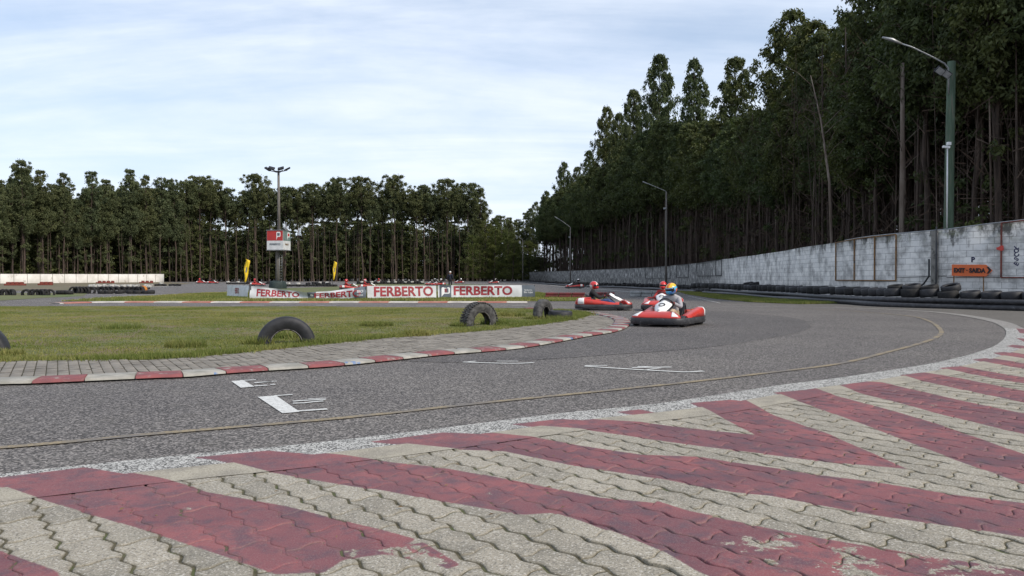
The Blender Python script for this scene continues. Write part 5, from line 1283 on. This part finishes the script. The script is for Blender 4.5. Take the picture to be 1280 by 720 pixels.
def tree_geo(kind, seed, lod=1.0):
    """25 m eucalyptus of unit height scale: returns wood (V,Q) and leaves (V,Q,tint)"""
    rng = np.random.default_rng(seed); H = 25.0
    zz = np.linspace(0, H * .985, 14); wob = np.cumsum(rng.normal(0, .07, (14, 2)), 0); wob -= wob[0]
    tp = np.c_[wob, zz]; tr = .17 * (1 - zz / H) ** .8 + .018; tr[0] *= 1.25
    Vs, Qs = [], []; nv = 0
    def add(V, Q):
        nonlocal nv
        Vs.append(V); Qs.append(Q + nv); nv += len(V)
    add(*tube_np(tp, tr, 7))
    def trunk_at(z): return np.array([np.interp(z, zz, tp[:, 0]), np.interp(z, zz, tp[:, 1]), z])
    C = []; S = []
    if kind == 'spire': z0, Rm, nb_, cl = .53, 2.9, 215, (.34, .66)
    elif kind == 'spire2': z0, Rm, nb_, cl = .49, 2.5, 205, (.32, .62)
    elif kind == 'tuft': z0, Rm, nb_, cl = .71, 3.2, 74, (.34, .72)
    elif kind == 'column': z0, Rm, nb_, cl = .42, 2.6, 150, (.34, .70)
    else: z0, Rm, nb_, cl = .10, 3.0, 70, (.6, 1.1)      # bush
    for k in range(int(nb_ * (1 if lod >= 1 else .6))):
        u = rng.random() ** (.95 if kind != 'tuft' else .7)
        z = H * (z0 + (1 - z0) * u)
        if kind in ('spire', 'spire2'): env = Rm * min(1, (u / .15 + .1) ** .6) * min(1, ((1 - u) / .48) ** .8) + .10
        elif kind == 'tuft': env = Rm * math.sin(math.pi * min(1, .12 + u * .80)) ** .8 + .2
        elif kind == 'column': env = Rm * min(1, (u / .2) ** .5) * (1 - u ** 3) ** .6 * (.75 + .35 * math.sin(u * 14 + seed)) + .25
        else: env = Rm * (1 - u ** 2.2) ** .6 + .3
        a = rng.random() * 2 * math.pi; r = env * rng.uniform(.25, 1.0) ** .6
        e = trunk_at(min(z, H * .97)); tip = e + np.array([math.cos(a) * r, math.sin(a) * r, 0]); b0 = trunk_at(max(H * z0 * .9, z - r * rng.uniform(.7, 1.3)))
        mid = (b0 + tip) / 2 + np.array([0, 0, r * .10])
        if lod >= 1 and r > .5 and k % 2 == 0: add(*tube_np([b0, mid, tip], [.045 * (1 - u * .5), .03 * (1 - u * .5), .010], 4))
        C.append(tip); S.append(rng.uniform(*cl) * (.45 + .55 * (1 - u)))
        if r > 1.3: C.append(b0 * .45 + tip * .55 + rng.normal(0, .2, 3)); S.append(rng.uniform(*cl) * .8)
    # a few bare twigs below the crown
    if lod >= 1 and kind != 'bush':
        for k in range(12 if kind != 'tuft' else 16):
            z = H * rng.uniform(.15, max(z0, .3)); b0 = trunk_at(z); a = rng.random() * 6.28; L = rng.uniform(.5, 2.0)
            tip = b0 + np.array([math.cos(a) * L, math.sin(a) * L, L * rng.uniform(-.1, .9)]); add(*tube_np([b0, (b0 + tip) / 2 + [0, 0, .1], tip], [.022, .015, .005], 3))
        for k in range(9):
            z = H * rng.uniform(.18, z0 + .05); a = rng.random() * 6.28; r = rng.uniform(.3, 1.2); C.append(trunk_at(z) + [math.cos(a) * r, math.sin(a) * r, 0]); S.append(rng.uniform(.25, .5))
    C = np.array(C); S = np.array(S)
    n_per = {'spire': 50, 'spire2': 50, 'tuft': 72, 'column': 56, 'bush': 80}[kind]; size = .33
    if kind in ('tuft', 'column', 'bush'): size = .33; n_per = int(n_per * 1.1)
    if lod < 1: n_per = int(n_per * lod); size = .70
    LV, LQ, LT = leaf_quads(C, S, n_per, size, rng)
    return np.concatenate(Vs), np.concatenate(Qs), LV, LQ, LT
def mesh_np(name, V, Q, m, attrs=None):
    o = np_mesh(name, V, Q, m, None, False, attrs); me = o.data; bpy.data.objects.remove(o); return me
PROTO = {}
for kind, n_ in (('spire', 5), ('spire2', 3), ('tuft', 4), ('column', 4), ('bush', 3)):
    PROTO[kind] = []
    for k in range(n_):
        WV, WQ, LV, LQ, LT = tree_geo(kind, 100 * len(PROTO) + k)
        bk = M_['bark'] if kind.startswith('spire') or kind == 'column' else M_['bark']
        tm = mesh_np('trunk', WV, WQ, bk); tm.polygons.foreach_set('use_smooth', np.ones(len(WQ), bool))
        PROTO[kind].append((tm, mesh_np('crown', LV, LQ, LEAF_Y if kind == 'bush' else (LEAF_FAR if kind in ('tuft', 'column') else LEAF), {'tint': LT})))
ntree = 0
def tree(kind, x, y, H, lab, grp=None, cat='tree', wide=1.0, rs=random):
    global ntree
    tm, cm = rs.choice(PROTO[kind]); root = empty('eucalyptus_tree', (x, y, -.05), rs.uniform(0, 6.28), lab, cat, grp)
    s = H / 25.0; w_ = wide * (.55 + .45 * s); root.scale = (w_, w_, s)
    for nm, me in (('trunk', tm), ('crown', cm)):
        o = bpy.data.objects.new(nm, me); col.objects.link(o); o.parent = root
    ntree += 1; return root
tr_ = random.Random(21)
def Hof(d, ytop): return CH + (HOR - ytop) * d / F
# --- right forest, behind the block wall
DIPX = [640, 655, 680, 700, 740, 775, 800, 845, 890, 945, 962, 1030, 1085, 1102, 1150, 1300, 1700]
DIPY = [276, 268, 254, 232, 206, 178, 158, 140, 142, 136, 122, 92, 66, -20, -100, -190, -400]
GR = 'tall slim eucalyptus trees crowding behind the block wall'
def place_r(px):
    for a, t in ((1257, 'above the graffiti end of the block wall'), (1196, 'above the exit sign'), (1178, 'right behind the green lamp pole'), (1126, 'just left of the green lamp pole'), (1085, 'above the right half of the rusty frame'), (1040, 'above the left half of the rusty frame'), (985, 'around the bare leaning stem'), (930, 'above the plain white stretch of wall'),
                 (880, 'above the black wall frames'), (845, 'just right of the tall slim street lamp'), (815, 'right behind the tall slim street lamp'), (770, 'between the side-on kart and the nearest kart'), (725, 'above the side-on kart'), (690, 'around the second slim street lamp')):
        if px >= a: return t
    return 'at the far left end of the right-hand forest'
def place_l(px):
    for a, t in ((600, 'at the right end of the far forest'), (545, 'above the rightmost banner'), (490, 'above the middle banner'), (430, 'above the right half of the sagging banner'), (395, 'around the smaller yellow flag'), (352, 'just right of the floodlight mast'), (320, 'just left of the floodlight mast'), (285, 'around the larger yellow flag'),
                 (240, 'above the pair of red karts'), (200, 'at the right end of the white wall'), (150, 'behind the right third of the white wall'), (100, 'above the mixed tyre pile'), (50, 'behind the left third of the white wall')):
        if px >= a: return t
    return 'at the left edge of the picture'
peaks = [(652, 250, 'spire'), (668, 243, 'spire'), (684, 236, 'spire'), (706, 199, 'spire'), (722, 205, 'spire2'), (736, 184, 'spire'), (757, 129, 'spire'), (775, 137, 'spire2'), (790, 107, 'spire'), (824, 62, 'spire'), (867, 67, 'spire2'), (914, 66, 'spire2'),
         (984, 4, 'spire'), (1012, 20, 'spire'), (1024, 34, 'spire2'), (1060, 10, 'spire'), (1092, -60, 'spire')]
PL = {824: 'tree with the first sharp high crown left of the forest skyline notch', 867: 'slender bright-green pointed tree between two others on the right skyline', 914: 'broad pointed tree just left of the tallest ones on the right skyline',
      984: 'tallest freestanding pointed tree on the right skyline, sky on its left', 1012: 'slightly lower tree touching the tallest pointed one on its right', 1060: 'narrow airy crown standing apart right of the tallest skyline trees', 757: 'spindly tree top poking out on the slope of the right skyline',
      790: 'dense pointed tree on the slope just left of the first high crown', 706: 'thin open tree top low on the slope of the right skyline'}
def wall_off(dist, off):
    p, a = wp(dist, 0, -off); return p
for px, yt, kd in peaks:
    d_ = wall_at_px(px) ; p = wall_off(d_, 7.5)
    # slide along so that it stands in its column
    best = min(np.arange(max(1, d_ - 40), min(d_ + 40, WD[-1]), .5), key=lambda q: abs(640 + F * wall_off(q, 7.5).x / wall_off(q, 7.5).y - px)); p = wall_off(best, 7.5)
    tree(kd, p.x, p.y, Hof(p.y, yt) * 1.0, PL.get(px, 'skyline eucalyptus ' + place_r(px)), None if px in PL else 'skyline eucalyptus ' + place_r(px), wide=.98 if px not in (914, 984, 1012) else 1.2, rs=tr_)
for row, off in enumerate((5.0, 8.6)):
    dist_ = 2.0 + row * 1.5
    while dist_ < WD[-1] - 2 and ntree < 186:
        p = wall_off(dist_, off + tr_.uniform(-.9, .9)); px = 640 + F * p.x / max(p.y, 1); h = Hof(p.y, float(np.interp(px, DIPX, DIPY))) * tr_.uniform(.90, 1.0)
        if p.y > 15: tree(tr_.choice(['spire', 'spire', 'spire2']), p.x, p.y, min(h, 31), ('front-row' if row == 0 else 'second-row') + ' eucalyptus ' + place_r(px), ('front' if row == 0 else 'second') + ' row eucalyptus ' + place_r(px), wide=1.0 if p.y < 90 else 1.4, rs=tr_)
        dist_ += tr_.uniform(2.6, 3.8) * (1 if p.y < 80 else (1.35 if p.y < 140 else 2.1))
print('right trees', ntree)
# two special bare ones
def bare(name, pts, rads, lab, twigs, m):
    root = empty(name, pts[0], 0, lab, 'tree'); o0 = Vector(pts[0]); P = [Vector(p) - o0 for p in pts]
    mb = MB(); mb.tube(P, rads, 8); mb.build('trunk', m, root)
    mb = MB(); r_ = random.Random(3)
    for k in range(twigs):
        t = r_.uniform(.45, 1); i = min(int(t * (len(P) - 1)), len(P) - 2); b = P[i].lerp(P[i + 1], t * (len(P) - 1) - i); a = r_.uniform(0, 6.28); L = r_.uniform(.8, 2.2)
        mb.tube([b, b + Vector((math.cos(a) * L * .5, math.sin(a) * L * .5, L * .5)), b + Vector((math.cos(a) * L, math.sin(a) * L, L * .8))], [.02, .012, .004], 4)
    mb.build('branch', m, root)
Yb = 45.0
bare('dead_tree', [at_depth(1042, Yb - 1, 0), at_depth(1036, Yb - 1, CH + (HOR - 230) * Yb / F), at_depth(1025, Yb, CH + (HOR - 150) * Yb / F), at_depth(1012, Yb, CH + (HOR - 95) * Yb / F)], [.10, .075, .05, .02], 'pale bare leaning stem in front of the dark forest, left of the rusty frame', 9, M_['bark_pale'])
Yb = 38.5
tq = bare('bare_stem_tree', [at_depth(1126, Yb, 0), at_depth(1127, Yb, CH + (HOR - 200) * Yb / F), at_depth(1126.5, Yb, CH + (HOR - 80) * Yb / F)], [.13, .115, .09], 'straight reddish-brown trunk with no low branches just left of the green lamp pole', 6, M_['bark_pale'])
p = wall_off(wall_at_px(1192), 1.6)
WV, WQ, LV, LQ, LT = tree_geo('bush', 77, .5)
b_ = empty('shrub', (p.x, p.y, 0), 0, 'small bright green shrub peeping over the wall right of the green lamp pole', 'shrub'); b_.scale = (.22, .22, .148)
for nm, V, Q, m, at in (('stem', WV, WQ, M_['bark'], None), ('foliage', LV, LQ, LEAF_Y, {'tint': LT})):
    o = np_mesh(nm, V, Q, m, b_, False, at)
# --- left forest
SKX = [-60, 0, 30, 46, 55, 68, 80, 98, 115, 128, 135, 148, 165, 175, 183, 192, 200, 220, 235, 250, 262, 270, 285, 296, 320, 340, 355, 366, 375, 385, 392, 410, 420, 438, 453, 470, 495, 512, 520, 531, 545, 559, 572, 584, 600, 615, 630, 642]
SKY = [215, 222, 197, 226, 210, 226, 213, 235, 211, 229, 222, 233, 209, 224, 216, 226, 219, 221, 224, 217, 222, 236, 233, 240, 215, 226, 231, 240, 232, 240, 227, 230, 220, 229, 219, 232, 216, 232, 236, 229, 232, 222, 231, 226, 233, 262, 266, 274]
GL = 'eucalyptus trees of the far forest edge across the circuit'
def left_depth(px): return float(np.interp(px, [-80, 0, 205, 260, 640], [168, 172, 214, 232, 262]))
LPK = {30: 'tallest crown at the left end of the far skyline', 115: 'rounded crown above the middle of the white boundary wall', 165: 'pointed tall crown above the right part of the white boundary wall', 320: 'broad rounded airy crown just left of the floodlight mast', 420: 'rounded crown above the smaller yellow flag', 495: 'widest rounded crown of the thin-stemmed far forest', 559: 'leafy crown above the right-hand banner'}
first_left = ntree
for px, yt in zip(SKX, SKY):
    if px in (46, 68, 98, 128, 148, 175, 192, 270, 296, 340, 366, 385, 410, 438, 470, 512, 545, 572, 615, 630, 642): continue
    d = left_depth(px) + 1; x = (px - 640) / F * d
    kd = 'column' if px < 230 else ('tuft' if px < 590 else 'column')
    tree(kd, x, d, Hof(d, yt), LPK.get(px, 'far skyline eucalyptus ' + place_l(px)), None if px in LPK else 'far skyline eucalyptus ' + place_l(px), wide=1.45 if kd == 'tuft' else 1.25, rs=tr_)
for row in range(3):
    px = -70.0 + row * 6
    while px < 640 and ntree < 286:
        if row == 2 and 250 < px < 585: px += 40; continue
        d = left_depth(px) + 3 + row * 4 + tr_.uniform(-1.5, 1.5); yt = float(np.interp(px, SKX, SKY)) + tr_.uniform(6, 22) * (1 if px < 600 else .4)
        kd = tr_.choice(['column', 'column', 'tuft']) if px < 235 else ('tuft' if px < 590 else 'column')
        tree(kd, (px - 640) / F * d, d, Hof(d, yt), ('front-row', 'second-row', 'third-row')[row] + ' far eucalyptus ' + place_l(px), ('front', 'second', 'third')[row] + ' row far eucalyptus ' + place_l(px), wide=1.0, rs=tr_)
        px += tr_.uniform(11, 20) if row else tr_.uniform(10, 17)
for px, yt, dd in ((592, 292, 240), (606, 275, 243), (618, 285, 240), (628, 268, 246), (634, 288, 238), (641, 300, 235)):
    tree('bush', (px - 640) / F * dd, dd, Hof(dd, yt), 'dense lighter-green bushy tree at the gap between the two forests', 'bushy trees at the gap', wide=1.5, rs=tr_)
for px, yt, dd in ((638, 270, 296), (644, 276, 300), (650, 272, 304), (657, 264, 300), (663, 258, 302), (670, 250, 298)):
    tree('column', (px - 640) / F * dd, dd, Hof(dd, yt), 'far eucalyptus closing the gap at the end of the block wall', 'trees closing the gap', wide=1.2, rs=tr_)
for px, yt, dd in ((645, 303, 288), (652, 306, 292), (660, 300, 294), (667, 304, 290)):
    tree('bush', (px - 640) / F * dd, dd, Hof(dd, yt), 'low bushy tree at the very end of the block wall', 'bushy trees at the end of the block wall', wide=1.7, rs=tr_)
print('all trees', ntree)
# --- the rest of the woods as one mass each: slim trunks and foliage too many to count
def mass(name, spots, lab):
    P_low = [tree_geo(k, 900 + i, .42) for i, k in enumerate(('spire', 'spire2', 'column', 'bush', 'bush'))]
    Vs, Qs, Ms, Ts = [], [], [], []; nv = 0; rng = np.random.default_rng(5)
    for x, y, H, kd in spots:
        WV, WQ, LV, LQ, LT = P_low[kd]; s = H / 25.0; a = rng.random() * 6.283; w_ = .6 + .4 * s
        if kd >= 3: w_ = 1.35 * max(.5, s * 1.6)
        Rm = np.array([[math.cos(a), -math.sin(a), 0], [math.sin(a), math.cos(a), 0], [0, 0, 1]]) @ np.diag([w_, w_, s])
        for V, Q, m_, t in ((WV, WQ, 0, np.zeros(len(WV))), (LV, LQ, 1, LT)):
            Vs.append(V @ Rm.T + [x, y, 0]); Qs.append(Q + nv); nv += len(V); Ms.append(np.full(len(Q), m_)); Ts.append(t)
    o = np_mesh(name, np.concatenate(Vs), np.concatenate(Qs), [M_['bark'], LEAF], None, False, {'tint': np.concatenate(Ts)}, np.concatenate(Ms))
    o['kind'] = 'stuff'; o['label'] = lab; print(name, len(spots), nv)
spots = []
for off, lo, hi, k in ((11.5, .84, .95, 0), (14.5, .8, .93, 0), (18, .8, .92, 0), (23, .78, .9, 0), (19, .12, .25, 3), (26, .5, .7, 4)):
    dist_ = 1.0
    while dist_ < WD[-1]:
        p = wall_off(dist_, off + tr_.uniform(-1.5, 1.5)); px = 640 + F * p.x / max(p.y, 1); h = min(Hof(p.y, float(np.interp(px, DIPX, DIPY))), 32) * tr_.uniform(lo, hi)
        if 12 < p.y and px > 640: spots.append((p.x, p.y, h, k if k >= 3 else tr_.choice([0, 1, 2])))
        dist_ += tr_.uniform(2.8, 4.2) * (1.0 if k < 3 else (1.6 if off < 10 else 1.15))
mass('forest_behind_wall', spots, 'dense dark eucalyptus wood behind the block wall')
spots = []
for add_, lo, hi, k, step in ((16, 12, 30, 2, 12), (22, 20, 40, 2, 12), (10, 62, 80, 3, 11), (18, 52, 76, 4, 9), (26, 46, 70, 3, 8), (34, 40, 64, 4, 8)):
    px = -80.0
    while px < 684:
        d = left_depth(px) + add_ + tr_.uniform(-2, 2); yt = float(np.interp(px, SKX, SKY)) + tr_.uniform(lo, hi) * (1 if k < 3 or px > 240 else .7)
        if px > 636: yt = max(yt, 292)
        if not (k < 3 and px > 240): spots.append(((px - 640) / F * d, d, Hof(d, min(yt, 318)), k))
        px += tr_.uniform(.7, 1.3) * step
mass('far_forest', spots, 'dark undergrowth and inner trees of the far forest')
# extra thin stems that fill the woods between the trees
def stems(name, places, m, lab):
    Vs, Qs = [], []; nv = 0; rng = np.random.default_rng(8)
    for x, y, H, r in places:
        lean = rng.normal(0, .35, 2); V, Q = tube_np([[x, y, 0], [x + lean[0] * .4, y + lean[1] * .4, H * .5], [x + lean[0], y + lean[1], H]], [r, r * .8, r * .4], 5)
        Vs.append(V); Qs.append(Q + nv); nv += len(V)
    o = np_mesh(name, np.concatenate(Vs), np.concatenate(Qs), m); o['kind'] = 'stuff'; o['label'] = lab
pl = []
for k in range(2300):
    dist_ = tr_.uniform(1, WD[-1]); p = wall_off(dist_, tr_.uniform(3.5, 24))
    if 640 + F * p.x / max(p.y, 1) > 645 and p.y > 18: pl.append((p.x, p.y, tr_.uniform(8, 19), tr_.choice([.03, .035, .045, .06, .09])))
stems('thin_stems', pl, M_['bark'], 'thin bare stems filling the wood behind the block wall')
# dry brown twigs hanging between the stems in the lower half of the wood
def twigs(name, n, place, hmax, m, lab):
    rng = np.random.default_rng(31); V = np.empty((n, 3, 3)); 
    for k in range(n):
        x, y = place(); z = rng.uniform(.2, hmax) ; a = rng.random() * 6.28; L = rng.uniform(.5, 2.4); w_ = rng.uniform(.012, .035)
        d = np.array([math.cos(a) * rng.uniform(.2, 1), math.sin(a) * rng.uniform(.2, 1), rng.uniform(-.4, 1.3)]); d /= np.linalg.norm(d)
        sd = np.cross(d, [math.sin(a), -math.cos(a), .3]); sd /= np.linalg.norm(sd) + 1e-9; b = np.array([x, y, z])
        V[k] = [b - sd * w_, b + sd * w_, b + d * L]
    o = np_mesh(name, V.reshape(-1, 3), np.arange(3 * n).reshape(-1, 3), m); o['kind'] = 'stuff'; o['label'] = lab
def _pr():
    while True:
        d = tr_.uniform(1, WD[-1]) if tr_.random() < .5 else tr_.uniform(1, 110); p = wall_off(d, tr_.uniform(3, 26))
        if 640 + F * p.x / max(p.y, 1) > 645 and p.y > 18: return p.x, p.y
twig_brown = mat('dry_twig', (.085, .055, .038), (.05, .034, .026), .9, 1.3)
twigs('dry_twigs', 60000, _pr, 15, twig_brown, 'dry brown twigs and hanging bark in the lower half of the right-hand wood')
pl = []
for k in range(260):
    px = tr_.uniform(-70, 640); d = left_depth(px) + tr_.uniform(0, 26); pl.append(((px - 640) / F * d, d, tr_.uniform(12, 21), tr_.uniform(.06, .12)))
stems('thin_far_stems', pl, M_['bark'], 'thin bare stems filling the far forest')

# ------------------------------------------------------------------ tell look-alikes apart by their order along the picture
ORD = 'first second third fourth fifth sixth seventh eighth ninth tenth eleventh twelfth thirteenth fourteenth fifteenth sixteenth seventeenth eighteenth nineteenth twentieth'.split()
by = {}
for o in list(col.objects):
    if o.parent is None and o.get('group') and o.get('label') and o.get('category') in ('tree', 'tyre'): by.setdefault(o['label'], []).append(o)
for lab, os_ in by.items():
    if 1 < len(os_) <= 20:
        os_.sort(key=lambda o: o.location.x / max(o.location.y, 1))
        for k, o in enumerate(os_):
            l2 = ORD[k] + ' from left, ' + lab
            o['label'] = l2 if len(l2.replace('-', ' ').split()) <= 15 else ORD[k] + ' ' + lab.replace('black second-layer tyre of the tyre wall', 'second-layer tyre').replace('black bottom-layer tyre of the tyre wall', 'bottom-layer tyre')
